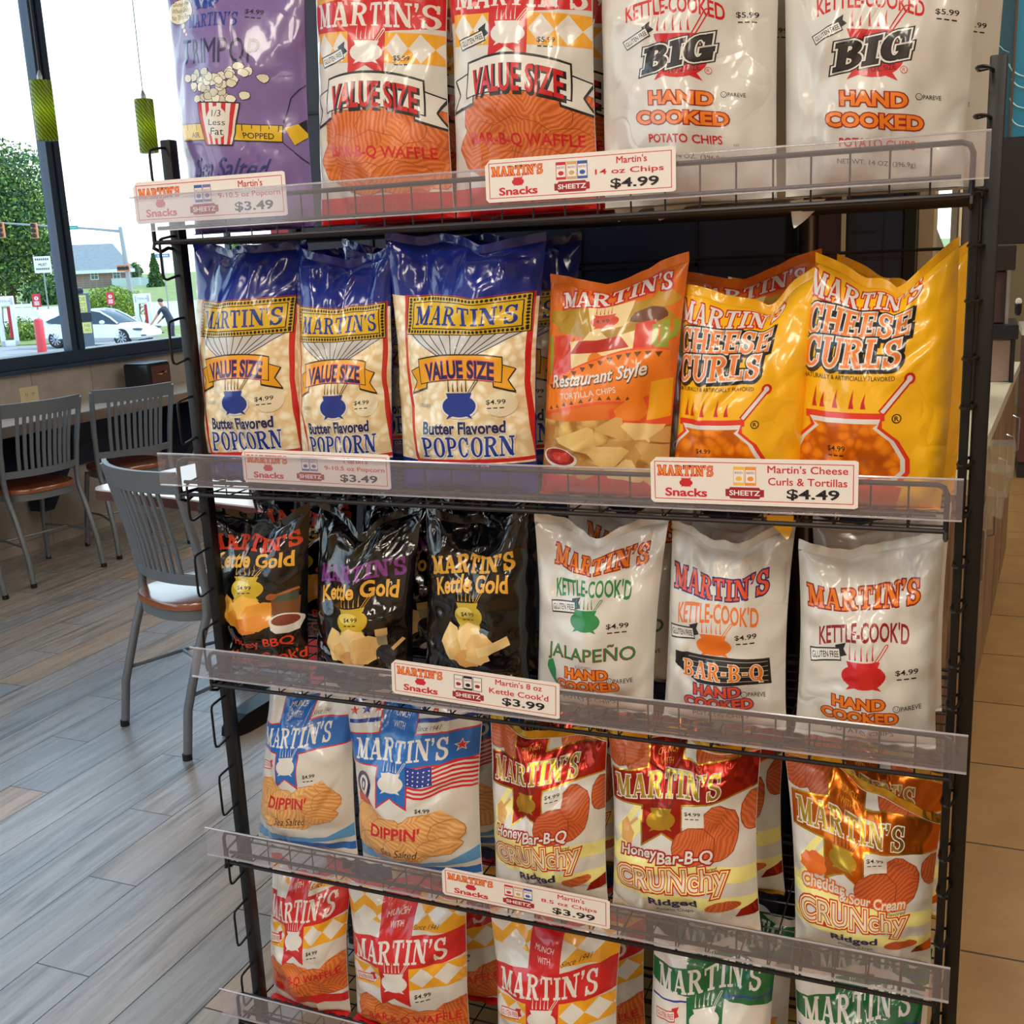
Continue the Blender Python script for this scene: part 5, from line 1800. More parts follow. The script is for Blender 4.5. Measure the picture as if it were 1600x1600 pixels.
dup(ch, (q.x + .24, q.y + .22, 0), R_(-4), 'grey slat back chair at the table behind the rack, seen between bags')

tbl = thing('dining_table', 'table with a brown edge and a top painted white with sky glare, behind the nearest chair', 'table', (-2.07, 3.0, 0), R_(-9.5))
def rrect(w, h, r, n=6):
    out = []
    for cx, cy, a0 in ((w - r, h - r, 0), (-w + r, h - r, 90), (-w + r, -h + r, 180), (w - r, -h + r, 270)):
        for i in range(n + 1):
            a = math.radians(a0 + 90 * i / n)
            out.append((cx + r * math.cos(a), cy + r * math.sin(a)))
    return out
top_m = mat('glare_white_laminate', (236, 232, 226), .12, 0, .8)  # sky glare on the table top is put into this pale base colour
pts = rrect(.56, .35, .06)
MB().prism([(x, y, .742) for x, y in pts], (0, 0, .005)).build('table_top', top_m, tbl)
MB().prism([(x * 1.004, y * 1.004, .712) for x, y in pts], (0, 0, .0298)).build('edge_band', mat('maroon_edge_band', (96, 58, 58), .4), tbl)
MB().lathe([(.04, .03), (.04, .7), (.2, .705), (.2, .712)], seg=20).build('pedestal', blk, tbl, True)
for a in range(4):
    b = MB()
    c, s = math.cos(a * math.pi / 2 + R_(5)), math.sin(a * math.pi / 2 + R_(5))
    prof = [(.02, .02, .035), (.2, .016, .045), (.34, .01, .04), (.40, .004, .025)]
    v = []
    for r, z0, w in prof:
        zt = z0 + (.05 if r < .35 else .03)
        for dx, z in ((-w, 0.003), (w, .003), (w * .8, zt), (-w * .8, zt)):
            v.append((r * c - dx * s, r * s + dx * c, z))
    f = []
    for k in range(3):
        f += [(4 * k + i, 4 * k + (i + 1) % 4, 4 * k + 4 + (i + 1) % 4, 4 * k + 4 + i) for i in range(4)]
    f += [(0, 1, 2, 3), (15, 14, 13, 12)]
    b.add(v, f).build('foot', blk, tbl)

cnt = thing('window_counter', 'beige counter along the window wall with navy supports', 'counter', (WIN_X + .2, 4.0, 0))
ctop = mat('beige_laminate', (206, 186, 168), .3, noise=.06, nscale=14)
CX = WIN_X + .43
put(MB().box(WIN_X, -1.5, .715, CX, 9.5, .752, .004), 'counter_top', ctop, cnt)
put(MB().box(CX - .002, -1.5, .700, CX + .012, 9.5, .7535, .003), 'front_edge', mat('brown_edge_trim', (150, 128, 112), .4), cnt)
navy_p = mat('navy_panel', (28, 42, 66), .45)
put(MB().box(WIN_X, -1.5, .40, WIN_X + .02, 9.5, .715), 'apron_panel', navy_p, cnt)
for y in (1.1, 2.2, 3.3, 4.32, 5.4, 6.5, 7.6):
    put(MB().prism([(WIN_X + .02, y, .70), (WIN_X + .38, y, .70), (WIN_X + .38, y, .62), (WIN_X + .12, y, .22), (WIN_X + .02, y, .22)], (0, .07, 0)), 'bracket', navy_p, cnt)
# outlet
o = ON(45, 616, 0, WIN_X)
out = thing('wall_outlet', 'ivory wall outlet above the counter', 'outlet', o)
ivory = mat('ivory_plastic', (226, 212, 170), .4)
MB().box(0, -.063, -.045, .006, .063, .04, .002).build('cover_plate', ivory, out)
for dy in (-.022, .022):
    g = MB().lathe([(.016, .006), (.016, .0085)], (0, dy, 0), 16, 'x').build('socket', ivory, out)
    MB().box(.0086, dy - .007, -.002, .009, dy - .004, .007).box(.0086, dy + .004, -.002, .009, dy + .007, .007).box(.0086, dy - .002, -.010, .009, dy + .002, -.006).build('slot', cap_m, g)
# napkin dispenser
qa, qb = ON(200, 610, 2, .752), ON(262, 600, 2, .752)
nl = thing('napkin_dispenser', 'black napkin dispenser with a brown card on the counter', 'dispenser', (WIN_X + .17, 5.18, .7535))
MB().box(-.09, -.10, 0, .09, .10, .17, .012).build('body', mat('black_plastic', (28, 32, 40), .3), nl, True)
MB().box(-.085, -.095, .17, .085, .095, .177, .003).build('lid', mat('brushed_steel', (170, 174, 180), .3, .8), nl)
MB().box(.0902, -.07, .03, .0915, .085, .155).build('card', mat('brown_card', (96, 62, 50), .5), nl)
MB().prism([(.0917, -.03, .11), (.0917, .06, .11), (.0917, .06, .125), (.0917, .015, .10), (.0917, -.03, .125)][:4] , (.0004, 0, 0)).build('printed_shape', mat('tan_ink', (206, 150, 100), .5), nl)

# pendant lamps
pg, nt_, b_ = base_mat('green_yellow_glass')
tc = nd(nt_, 'ShaderNodeTexCoord').outputs['Object']
wv = nd(nt_, 'ShaderNodeTexWave', {'Vector': tc, 'Scale': 30, 'Distortion': 3, 'Detail': 2}, bands_direction='DIAGONAL')
rp = nd(nt_, 'ShaderNodeValToRGB', {'Fac': wv.outputs['Fac']})
rp.color_ramp.elements[0].color = lin((90, 140, 30))
rp.color_ramp.elements[1].color = lin((200, 210, 60))
nt_.links.new(rp.outputs[0], b_.inputs['Base Color'])
b_.inputs['Roughness'].default_value = .25
trl = nd(nt_, 'ShaderNodeBsdfTranslucent', {'Color': rp.outputs[0]})
mxs = nd(nt_, 'ShaderNodeMixShader', {0: .6, 1: b_.outputs[0], 2: trl.outputs[0]})
nt_.links.new(mxs.outputs[0], nt_.nodes['Material Output'].inputs[0])
bulb_m, nt_, b_ = base_mat('warm_bulb')
b_.inputs['Emission Color'].default_value = (1, .85, .5, 1)
b_.inputs['Emission Strength'].default_value = 6
pend = None
for (pt, pb), lab, dd in ((((60, 128), (78, 218)), 'green glass pendant lamp in front of the window mullion', 4.62), (((227, 160), (231, 238)), 'green glass pendant lamp left of the rack post', 5.15)):
    a, c = AT(*pt, dd), AT(*pb, dd)
    x, y = (a.x + c.x) / 2, (a.y + c.y) / 2
    z0, z1 = c.z, a.z
    if pend is None:
        pend = thing('pendant_lamp', lab, 'pendant lamp', (x, y, z0), 0, 'green glass pendant lamps')
        hh = z1 - z0
        r = .043
        MB().lathe([(r * .98, 0), (r, .004), (r, hh - .004), (r * .98, hh), (.012, hh), (.012, hh - .003), (r - .004, hh - .006), (r - .004, .002)], seg=28).build('glass_shade', pg, pend, True)
        MB().lathe([(.012, hh), (.012, hh + .018), (.004, hh + .04)], seg=12).build('holder', mat('brushed_steel', (170, 174, 180), .3, .8), pend, True)
        MB().tube([(0, 0, hh + .03), (0, 0, CEILING_Z - z0)], .002, 6).build('cord', mat('grey_cord', (96, 96, 92), .5), pend)
        MB().ell((0, 0, hh * .5), .016, .016, .03, 12, 8).build('bulb', bulb_m, pend, True)
    else:
        dup(pend, (x, y, z0), 0, lab)
    lamp('pendant_lamp_light', 'POINT', (x, y, z0 + .12), .8, (1, .88, .5)).data.shadow_soft_size = .02

# ------------------------------------------------------------------ behind and right of the rack
YB = 2.0
def xb(px, y=YB):
    return ON(px, 400, 1, y).x
nav = mat('navy_cabinet_back', (24, 34, 58), .4, noise=.08, nscale=4)
cab = thing('display_cabinet', 'navy display cabinet behind the rack with a red corner', 'cabinet', (-.9, YB + .12, 0))
xl = ON(478, 800, 1, YB).x
xr = xb(1228)
put(MB().box(xl + .03, YB, .03, xr, YB + .24, 2.0, .004), 'body', nav, cab)
put(MB().box(xl - .02, YB - .012, 0, xl + .03, YB + .24, 2.0, .003), 'corner_trim', mat('red_trim', (170, 40, 52), .35), cab)
b = MB()
for z in (.5, .95, 1.18, 1.395, 1.72):
    b.box(xl + .06, YB - .004, z, xr - .02, YB, z + .006)
for k in range(4):
    x = xl + .1 + (xr - xl - .15) * (k + .5) / 4
    b.box(x, YB - .004, .05, x + .006, YB, 1.98)
put(b, 'panel_grooves', mat('navy_groove', (10, 14, 26), .5), cab)
col = thing('steel_column', 'round steel column behind the yellow bags', 'column', ((xb(1231) + xb(1272)) / 2, YB + .14, 0))
cr = (xb(1272) - xb(1231)) / 2 * 1.1
MB().lathe([(cr, 0), (cr, CEILING_Z)], seg=28).build('shaft', mat('brushed_column', (178, 160, 150), .28, .7), col, True)
MB().lathe([(cr * 1.25, 0), (cr * 1.25, .06), (cr, .07)], seg=28).build('base_collar', mat('brushed_steel', (170, 174, 180), .3, .8), col, True)
c2 = thing('display_cabinet', 'narrow navy cabinet with a maroon side, right of the steel column', 'cabinet', ((xb(1275) + xb(1428)) / 2, YB + .2, 0))
put(MB().box(xb(1276), YB + .02, .03, xb(1314), YB + .24, 1.95), 'maroon_side', mat('maroon_panel', (72, 40, 52), .35), c2)
put(MB().box(xb(1314), YB - .005, .03, xb(1321), YB + .24, 1.95), 'cream_strip', mat('cream_strip', (206, 192, 160), .4), c2)
put(MB().box(xb(1321), YB, .03, xb(1412), YB + .24, 1.95, .003), 'body', nav, c2)
put(MB().box(xb(1412), YB - .01, .0, xb(1430), YB + .24, 1.97), 'black_frame', blk, c2)
b = MB()
b.box(xb(1379), YB - .003, .05, xb(1380), YB, 1.9).box(xb(1321), YB - .003, 1.395, xb(1412), YB, 1.40).box(xb(1330), YB - .003, 1.44, xb(1369), YB, 1.443)
put(b, 'panel_grooves', MATS['navy_groove'], c2)
c3 = thing('wall_post', 'beige square post beside the navy cabinet', 'post', ((xb(1431) + xb(1455)) / 2, YB + .25, 0))
put(MB().box(xb(1431), YB + .06, 0, xb(1455), YB + .24, CEILING_Z), 'shaft', mat('beige_paint', (176, 158, 128), .6), c3)
put(MB().box(xb(1431) - .004, YB + .05, 0, xb(1455) + .004, YB + .24, .1), 'skirting', mat('brown_edge_trim', (150, 128, 112), .4), c3)
Y5 = 5.2
c5 = thing('doorway_post', 'dark brown post right of the small bright window', 'post', ((xb(1500, Y5) + xb(1522, Y5)) / 2, Y5 + .1, 0))
put(MB().box(xb(1500, Y5), Y5, 0, xb(1524, Y5), Y5 + .25, CEILING_Z), 'shaft', mat('dark_brown_post', (74, 62, 58), .4), c5)
put(MB().box(xb(1496, Y5), Y5 - .01, 0, xb(1500, Y5), Y5 + .2, CEILING_Z), 'light_edge', MATS['cream_strip'], c5)
# small brace seen leaning in front of the far window
bq = thing('leaning_panel', 'beige panel leaning in front of the small far window', 'panel', (xb(1470, 4.0), 4.0, 0))
p = [ON(1457, 340, 1, 4.0), ON(1480, 400, 1, 4.0), ON(1484, 470, 1, 4.0), ON(1452, 470, 1, 4.0)]
pp = [(p[0].x, 4.0, p[0].z), (p[1].x, 4.0, p[1].z), (p[2].x + .03, 4.0, 0), (p[3].x, 4.0, 0)]
put(MB().prism(pp, (0, .04, 0)), 'board', MATS['beige_paint'], bq)

# coffee counter
cc = thing('service_counter', 'brown wood service counter with a pale top, right behind the rack', 'counter', (-.1, 4.0, 0))
woodm, nt_, b_ = base_mat('weathered_brown_wood')
tc = nd(nt_, 'ShaderNodeTexCoord').outputs['Object']
st = nd(nt_, 'ShaderNodeVectorMath', {0: tc, 1: (8, 14, .7)}, operation='MULTIPLY')
n = nd(nt_, 'ShaderNodeTexNoise', {'Vector': st.outputs[0], 'Scale': 3, 'Detail': 6, 'Distortion': .8})
rp = nd(nt_, 'ShaderNodeValToRGB', {'Fac': n.outputs['Fac']})
rp.color_ramp.elements[0].position, rp.color_ramp.elements[0].color = .35, lin((84, 60, 44))
rp.color_ramp.elements[1].position, rp.color_ramp.elements[1].color = .66, lin((170, 138, 108))
nt_.links.new(rp.outputs[0], b_.inputs['Base Color'])
b_.inputs['Roughness'].default_value = .5
A0, A1 = Vector((.04, 3.0)), Vector((.183, 5.02))
dr = (A1 - A0).normalized()
A0 = A0 - dr * .5
nr = Vector((-dr.y, dr.x))       # away from the aisle
def cp(t, o, z):
    q = A0 + dr * t + nr * o
    return (q.x, q.y, z)
L = (A1 - A0).length
def cbox(t0, t1, o0, o1, z0, z1):
    return MB().prism([cp(t0, o0, z0), cp(t1, o0, z0), cp(t1, o1, z0), cp(t0, o1, z0)], (0, 0, z1 - z0))
put(cbox(0, L, 0, .62, .885, .92), 'counter_top', mat('pale_stone_top', (206, 202, 180), .3, noise=.05, nscale=40), cc)
put(cbox(0, L - .02, .03, .6, .1, .885), 'body', woodm, cc)
put(cbox(0, L - .02, .08, .58, 0, .1), 'plinth', mat('dark_plinth', (40, 32, 28), .6), cc)
for k in range(5):
    t0 = .02 + k * (L - .06) / 5
    t1 = t0 + (L - .06) / 5 - .012
    dd = put(cbox(t0, t1, .012, .03, .13, .87), 'door', woodm, cc)
    h = MB().tube([cp(t1 - .05, .012, .56), cp(t1 - .05, -.012, .57), cp(t1 - .05, -.012, .70), cp(t1 - .05, .012, .71)], .005, 6)
    put(h, 'door_handle', MATS['brushed_steel'], cc, dd, True)
# stack of clear lid trays on the counter front
aq = mat('frosted_acrylic', (206, 208, 196), .15)
acry = glass_mat('frosted_clear_acrylic', (.95, .96, .93), .10, .12, .16, (220, 220, 206))
ld = thing('lid_dispenser', 'clear acrylic lid dispenser hanging on the counter front', 'dispenser', (.14, 3.1, .6))
Y4 = 3.1
for (ax, ay, bx_, by_, cx_, cy_, dx_, dy_), nm in (((1537, 697, 1588, 697, 1583, 748, 1538, 735), 'tray'), ((1539, 735, 1583, 738, 1574, 778, 1541, 775), 'tray'), ((1541, 775, 1570, 778, 1565, 812, 1536, 800), 'tray'), ((1531, 797, 1552, 797, 1550, 827, 1530, 827), 'tray')):
    q = [ON(u, v, 1, Y4) for u, v in ((ax, ay), (bx_, by_), (cx_, cy_), (dx_, dy_))]
    b = MB().prism([tuple(p) for p in q], (0, .10, 0))
    for k in range(1, 4):
        t = k / 4
        b.prism([tuple(q[0].lerp(q[1], t - .03)), tuple(q[0].lerp(q[1], t + .01)), tuple(q[3].lerp(q[2], t + .01)), tuple(q[3].lerp(q[2], t - .03))], (0, -.004, 0))
    put(b, nm, acry, ld)
# coffee brewer
Yc = 4.3
bx = lambda px, py: ON(px, py, 1, Yc)
br = thing('coffee_brewer', 'black and steel coffee brewer on the service counter', 'coffee brewer', (bx(1565, 600).x, Yc + .2, .92))
def pbox(x0, y0, x1, y1, dep=.3, yo=0, bev=.004):
    a, c = bx(x0, y1), bx(x1, y0)
    return MB().box(a.x, Yc + yo, a.z, c.x, Yc + yo + dep, c.z, bev)
put(pbox(1540, 382, 1589, 424), 'head', mat('dark_brewer_plastic', (52, 46, 46), .35), br)
put(pbox(1540, 424, 1574, 506, .28, .02), 'maroon_panel', mat('maroon_gloss', (84, 58, 62), .25), br)
put(pbox(1573, 424, 1577, 506, .02), 'steel_edge', MATS['brushed_steel'], br)
put(pbox(1540, 506, 1592, 530, .36, -.03), 'drip_tray', mat('black_plastic', (28, 32, 40), .3), br)
a_, c_ = bx(1535, 640), bx(1581, 530)
put(MB().box(a_.x, Yc, .92, c_.x, Yc + .3, c_.z, .004), 'steel_base', mat('brushed_pink_steel', (168, 150, 142), .3, .6), br)
put(MB().box(c_.x, Yc - .02, .92, c_.x + .012, Yc + .28, c_.z), 'corner_post', mat('black_plastic', (28, 32, 40), .3), br)
tp = bx(1591, 474)
tpm = put(MB().lathe([(.006, -.04), (.011, -.03), (.012, 0), (.010, .002)], (tp.x, Yc - .03, tp.z), 14), 'tap_handle', mat('black_plastic', (28, 32, 40), .3), br, smooth=True)
put(MB().lathe([(.010, .002), (.011, .008), (.008, .018), (.002, .02)], (tp.x, Yc - .03, tp.z), 14), 'tap_cap', mat('white_plastic', (230, 228, 220), .35), br, tpm, True)
# teal drink cabinet
Yt = 3.55
tx = lambda px, py: ON(px, py, 1, Yt)
tl_ = thing('drink_machine', 'tall drink machine with teal panels above a black body', 'drink machine', (tx(1575, 200).x, Yt + .2, .92))
x0, x1, x2 = tx(1535, 200).x, tx(1577, 200).x, tx(1660, 200).x
zt, zb = 2.35, tx(1560, 216).z
zk = tx(1575, 382).z
put(MB().box(x0, Yt, zb, x1, Yt + .4, zt), 'side_panel', mat('dark_teal', (14, 84, 104), .35), tl_)
put(MB().box(x1, Yt - .004, zb, tx(1580.5, 200).x, Yt + .4, zt), 'brown_edge', mat('brown_frame', (96, 72, 50), .45), tl_)
fp = put(MB().box(tx(1580.5, 200).x, Yt, zb, x2, Yt + .4, zt), 'front_panel', mat('bright_teal', (24, 140, 180), .3), tl_)
b = MB()
for cx_, cy_, r0 in ((1603, 120, 22), (1602, 150, 24), (1600, 182, 20), (1606, 96, 30)):
    pth = [tx(cx_ + r0 * math.cos(a), cy_ + r0 * .8 * math.sin(a)) for a in [math.pi * (.05 + .9 * k / 12) for k in range(13)]]
    b.tube([(p.x, Yt - .001, p.z) for p in pth], .0022, 5)
put(b, 'swirl_print', mat('pale_teal_ink', (150, 206, 216), .4), tl_, fp)
b = MB()
b.tube([(p.x, Yt - .001, p.z) for p in [tx(1553, 55), tx(1560, 70), tx(1568, 78), tx(1577, 82)]], .001, 5)
put(b, 'swirl_print', MATS['pale_teal_ink'], tl_)
put(MB().box(x0, Yt - .01, zk, x2, Yt + .4, zb, .004), 'black_body', mat('black_machine', (26, 24, 24), .4), tl_)
put(MB().box(x0 - .06, Yt + .05, .92, x0 + .015, Yt + .4, zk), 'leg_column', MATS['black_machine'], tl_)
# far kitchen units beyond the counter end
fk = thing('back_counter', 'dark maroon back counter beyond the service counter', 'counter', (.65, 7.4, 0))
put(MB().box(.28, 7.2, .1, 1.6, 7.8, .86), 'body', mat('maroon_cabinet', (92, 52, 44), .45), fk)
put(MB().box(.26, 7.18, .86, 1.62, 7.8, .90), 'counter_top', MATS['pale_stone_top'], fk)
put(MB().box(.28, 7.22, 0, 1.6, 7.8, .1), 'plinth', MATS['dark_plinth'], fk)

# ------------------------------------------------------------------ outdoors, seen through the shop window
def flat(v):
    v = Vector((v.x, v.y, 0))
    return v.normalized()
FWD = flat(AX_F)
RGT = FWD.cross(Vector((0, 0, 1)))
LOT_Z = AT(195, 541, 43).z
asph = mat('asphalt', (150, 150, 152), .85, noise=.1, nscale=2)
grass = mat('lawn', (132, 146, 84), .9, noise=.25, nscale=1.5)
def strip(name, d0, d1, z0, z1, m, w=70):
    a, c = CAM + FWD * d0, CAM + FWD * d1
    pts = [a - RGT * w, a + RGT * w, c + RGT * w, c - RGT * w]
    v = [(p.x, p.y, z) for p, z in zip(pts, (z0, z0, z1, z1))]
    v += [(x, y, z - .15) for x, y, z in v]
    o = MB().add(v, [(0, 1, 2, 3), (7, 6, 5, 4), (0, 4, 5, 1), (1, 5, 6, 2), (2, 6, 7, 3), (3, 7, 4, 0)]).build(name, m)
    return struct(o)
strip('ground_lot', 4, 47, LOT_Z, LOT_Z, asph)
strip('ground_verge', 47, 54, LOT_Z + .05, LOT_Z + .25, grass)
strip('ground_road', 54, 72, LOT_Z + .25, LOT_Z + 1.0, mat('pale_road', (190, 188, 186), .85, noise=.05, nscale=1))
strip('ground_lawn', 72, 190, LOT_Z + 1.0, LOT_Z + 3.0, grass, 160)

def leaves(c, rad, n, size, seed, cone=False):
    r = np.random.RandomState(seed)
    b = MB()
    v, f, mi = [], [], []
    for i in range(n):
        d = r.randn(3); d /= np.linalg.norm(d)
        k = r.uniform(.55, 1.06) if r.rand() < .85 else r.uniform(.2, .6)
        wob = 1 + .16 * math.sin(5 * d[0] + seed) * math.cos(4 * d[1]) + .12 * math.sin(9 * d[2] + 3 * d[0] + seed * 2)
        p = d * k * wob
        if cone:
            t = r.rand() ** .7
            a = r.uniform(0, 6.283)
            rr = (t ** .9) * r.uniform(.6, 1.05) * (1 + .15 * math.sin(t * 30))
            p = np.array([math.cos(a) * rr, math.sin(a) * rr, 1 - 2 * t])
        p = np.array(c) + p * np.array(rad)
        u = r.randn(3); u /= np.linalg.norm(u)
        w = np.cross(u, r.randn(3)); w /= np.linalg.norm(w)
        s = size * r.uniform(.6, 1.3)
        o = len(v)
        v += [tuple(p - u * s), tuple(p + w * s * .5), tuple(p + u * s), tuple(p - w * s * .5)]
        f.append((o, o + 1, o + 2, o + 3))
        mi.append(int(r.rand() < .4))
    b.v, b.f, b.m = v, f, mi
    return b
lf1, lf2 = mat('leaf_dark_green', (52, 92, 56), .6), mat('leaf_bright_green', (116, 150, 62), .6)
lf3, lf4 = mat('leaf_yellow_green', (150, 172, 58), .6), mat('leaf_mid_green', (96, 128, 56), .6)
bark = mat('bark', (92, 76, 62), .9, noise=.2, nscale=6)
def tree(label, px, py_top, py_bot, half_px, d, n, size, seed, mats, kind='tree', cat='tree', cone=False, stem=True, zbase=None):
    s = d / F_PX
    top, bot = AT(px, py_top, d), AT(px, py_bot, d)
    zc = (top.z + bot.z) / 2
    rz = (top.z - bot.z) / 2
    base = zbase if zbase is not None else bot.z
    t = thing(kind, label, cat, (bot.x, bot.y, base))
    leaves((0, 0, zc - base), (half_px * s, half_px * s, rz), n, size, seed, cone).build('foliage', mats, t, recalc=False)
    if stem:
        MB().tube([(0, 0, -.1), (.05, 0, (zc - base) * .6), (0, .05, zc - base)], [half_px * s * .07 + .05, half_px * s * .05 + .04, .04], 8).build('trunk', bark, t, True)
    return t
gz = lambda d: LOT_Z + (0 if d < 47 else .1 if d < 54 else .25 + .75 * (d - 54) / 18 if d < 72 else 1 + 2 * (d - 72) / 118)
tree('large leafy tree at the left edge outside the window', 18, 232, 470, 82, 78, 30000, .15, 3, [lf1, lf2], zbase=gz(78))
tree('grey green conifer right of the brick house, seen beside the rack post', 247, 396, 470, 17, 105, 2600, .22, 5, [lf1, lf4], 'conifer', 'tree', True, zbase=gz(105))
tree('small distant tree behind the house gable', 212, 412, 436, 11, 150, 900, .3, 6, [lf1, lf4], zbase=gz(150))
tree('tree top seen through the gap above the first popcorn bag', 375, 380, 440, 26, 110, 2200, .26, 12, [lf4, lf2], zbase=gz(110))
tree('clipped yellow green hedge behind the white car', 180, 447, 512, 44, 51, 7000, .07, 7, [lf3, lf4], 'hedge', 'hedge', stem=False, zbase=gz(49))
tree('low green bush at the left behind the red bollard', 40, 497, 546, 34, 49, 3600, .07, 8, [lf4, lf3], 'bush', 'bush', stem=False, zbase=gz(49))
tree('dark bush at the foot of the large tree', 75, 440, 480, 30, 74, 1800, .2, 9, [lf1, lf4], 'bush', 'bush', stem=False, zbase=gz(74))

def oriented(root, fw=None, rt=None):
    """turn a thing so that its local x runs across the line of sight"""
    fw = flat(Vector(root.location) - CAM)
    rt = fw.cross(Vector((0, 0, 1)))
    root.rotation_euler = (0, 0, math.atan2(rt.y, rt.x))
# brick house
d = 110
s = d / F_PX
hz = gz(d)
hp = AT(140, 440, d)
house = thing('house', 'brick house with a grey gable roof beyond the road', 'house', (hp.x, hp.y, hz))
oriented(house, FWD, RGT)
L0, L1 = (60 - 140) * s, (204 - 140) * s
ze, zr = AT(140, 422, d).z - hz, AT(140, 380, d).z - hz
brick = tile_mat('red_brick', (136, 112, 108), (154, 130, 124), (176, 160, 150), .6, .22, 0, 0, .015, (0, 2), .8)
MB().box(L0, 0, 0, L1, 9, ze).build('walls', brick, house)
roof = MB()
v = [(L0 - .5, -.6, ze - .15), (L1 + .3, -.6, ze - .15), (L1 - 1.4, 4.5, zr), (L0 + 1.4, 4.5, zr), (L0 - .5, 9.6, ze - .15), (L1 + .3, 9.6, ze - .15)]
roof.add(v, [(0, 1, 2, 3), (3, 2, 5, 4), (1, 5, 2), (0, 3, 4), (0, 4, 5, 1)])
roof.build('roof', mat('grey_shingle', (128, 136, 142), .8, noise=.1, nscale=3), house)
MB().box(L0 - .5, -.62, ze - .35, L1 + .3, -.5, ze - .02).build('eave_board', mat('white_trim_paint', (226, 228, 226), .5), house)
whp = MATS['white_trim_paint']
for px in (148, 181, 84):
    x = (px - 140) * s
    zc = AT(140, 431, d).z - hz
    w = MB().box(x - .38, -.06, zc - .42, x + .38, 0, zc + .42).build('window_frame', whp, house)
    MB().box(x - .3, -.08, zc - .34, x + .3, -.062, zc + .34).build('pane', mat('house_window_pane', (86, 110, 120), .15), house).parent = w
    MB().box(x - .3, -.1, zc - .02, x + .3, -.082, zc + .02).box(x - .02, -.1, zc - .34, x + .02, -.082, zc + .34).build('glazing_bar', whp, w)
pz = AT(200, 434, d).z - hz
MB().box((172 - 140) * s, -2.5, 0, (232 - 140) * s, -.7, pz).build('porch', mat('porch_siding', (190, 204, 204), .7), house)

# signs and posts
steel = mat('galvanised_steel', (150, 156, 158), .5, .3)
def post_sign(name, label, cat, px0, py0, px1, py1, d, plate, ybot, edge=None, tilt=0, thick=.03, post_m=steel):
    a, c = AT(px0, py1, d), AT(px1, py0, d)
    m = (a + c) / 2
    zb = gz(d) if ybot is None else AT(px0, ybot, d).z
    t = thing(name, label, cat, (m.x, m.y, zb))
    oriented(t, FWD, RGT)
    w = (px1 - px0) * d / F_PX / 2
    z0, z1 = a.z - zb, c.z - zb
    p = MB().box(-w, -thick, z0, w, 0, z1, .01).build('plate', plate, t)
    MB().box(-.035, .0, 0, .035, .05, z1 - .05).build('post', post_m, t)
    return t, p, w, z0, z1
def sign_text(par, txt, x, y, z, w, h, m, bold=.02):
    vv, ff = text_geo(txt, bold)
    xs, zs = [p[0] for p in vv], [p[1] for p in vv]
    x0, x1, y0, y1 = min(xs), max(xs), min(zs), max(zs)
    b = MB()
    b.v = [(x + ((p[0] - x0) / (x1 - x0) - .5) * w, y, z + ((p[1] - y0) / (y1 - y0) - .5) * h) for p in vv]
    b.f = ff
    b.m = [0] * len(ff)
    return b.build('lettering', m, par, recalc=False)
wsign = mat('white_sign_plate', (232, 234, 232), .5)
blkink = mat('sign_ink_black', (60, 64, 70), .6)
t, p, w, z0, z1 = post_sign('road_sign', 'white rectangular road sign on a post by the large tree', 'sign', 54, 400, 79, 427, 56, wsign, None)
hgt = z1 - z0
for i, (tx_, ww) in enumerate((('ALL LANES', 1.5), ('MUST', .9), ('TURN RIGHT', 1.55))):
    if i == 1:
        sign_text(p, tx_, 0, -.036, z0 + hgt * .5, w * 1.0, hgt * .16, blkink)
    else:
        b = MB()
        for k in range(7):
            b.box(-w * .8 + k * w * .23, -.036, z0 + hgt * (.76 if i == 0 else .18), -w * .8 + k * w * .23 + w * .15, -.034, z0 + hgt * (.88 if i == 0 else .30))
        b.build('lettering', blkink, p)
rsign = mat('red_sign_plate', (214, 46, 62), .45)
wink = mat('sign_ink_white', (244, 244, 244), .5)
for px0, py0, px1, py1, lab in ((51, 459, 63, 480, 'red and white charging sign beside the red bollard'), (167, 456, 178, 477, 'red and white charging sign behind the white car')):
    t, p, w, z0, z1 = post_sign('charging_sign', lab, 'sign', px0, py0, px1, py1, 46.5, rsign, None)
    hgt = z1 - z0
    MB().lathe([(w * .5, -.036), (w * .5, -.031)], (0, 0, z0 + hgt * .66), 20, 'y').build('symbol', wink, p)
    MB().box(-w * .12, -.042, z0 + hgt * .6, w * .12, -.037, z0 + hgt * .76).build('symbol_plug', rsign, p)
    b = MB()
    for k in range(3):
        b.box(-w * .6, -.034, z0 + hgt * (.14 + .11 * k), w * .6, -.031, z0 + hgt * (.2 + .11 * k))
    b.build('lettering', wink, p)
q = AT(65, 541, 41.5)
bl = thing('bollard', 'red bollard under the left charging sign', 'bollard', (q.x, q.y, LOT_Z))
bh = AT(65, 497, 41.5).z - LOT_Z
MB().lathe([(.17, 0), (.17, bh - .08), (.12, bh - .02), (.02, bh)], seg=20).build('post', mat('red_bollard_paint', (214, 60, 70), .4), bl, True)
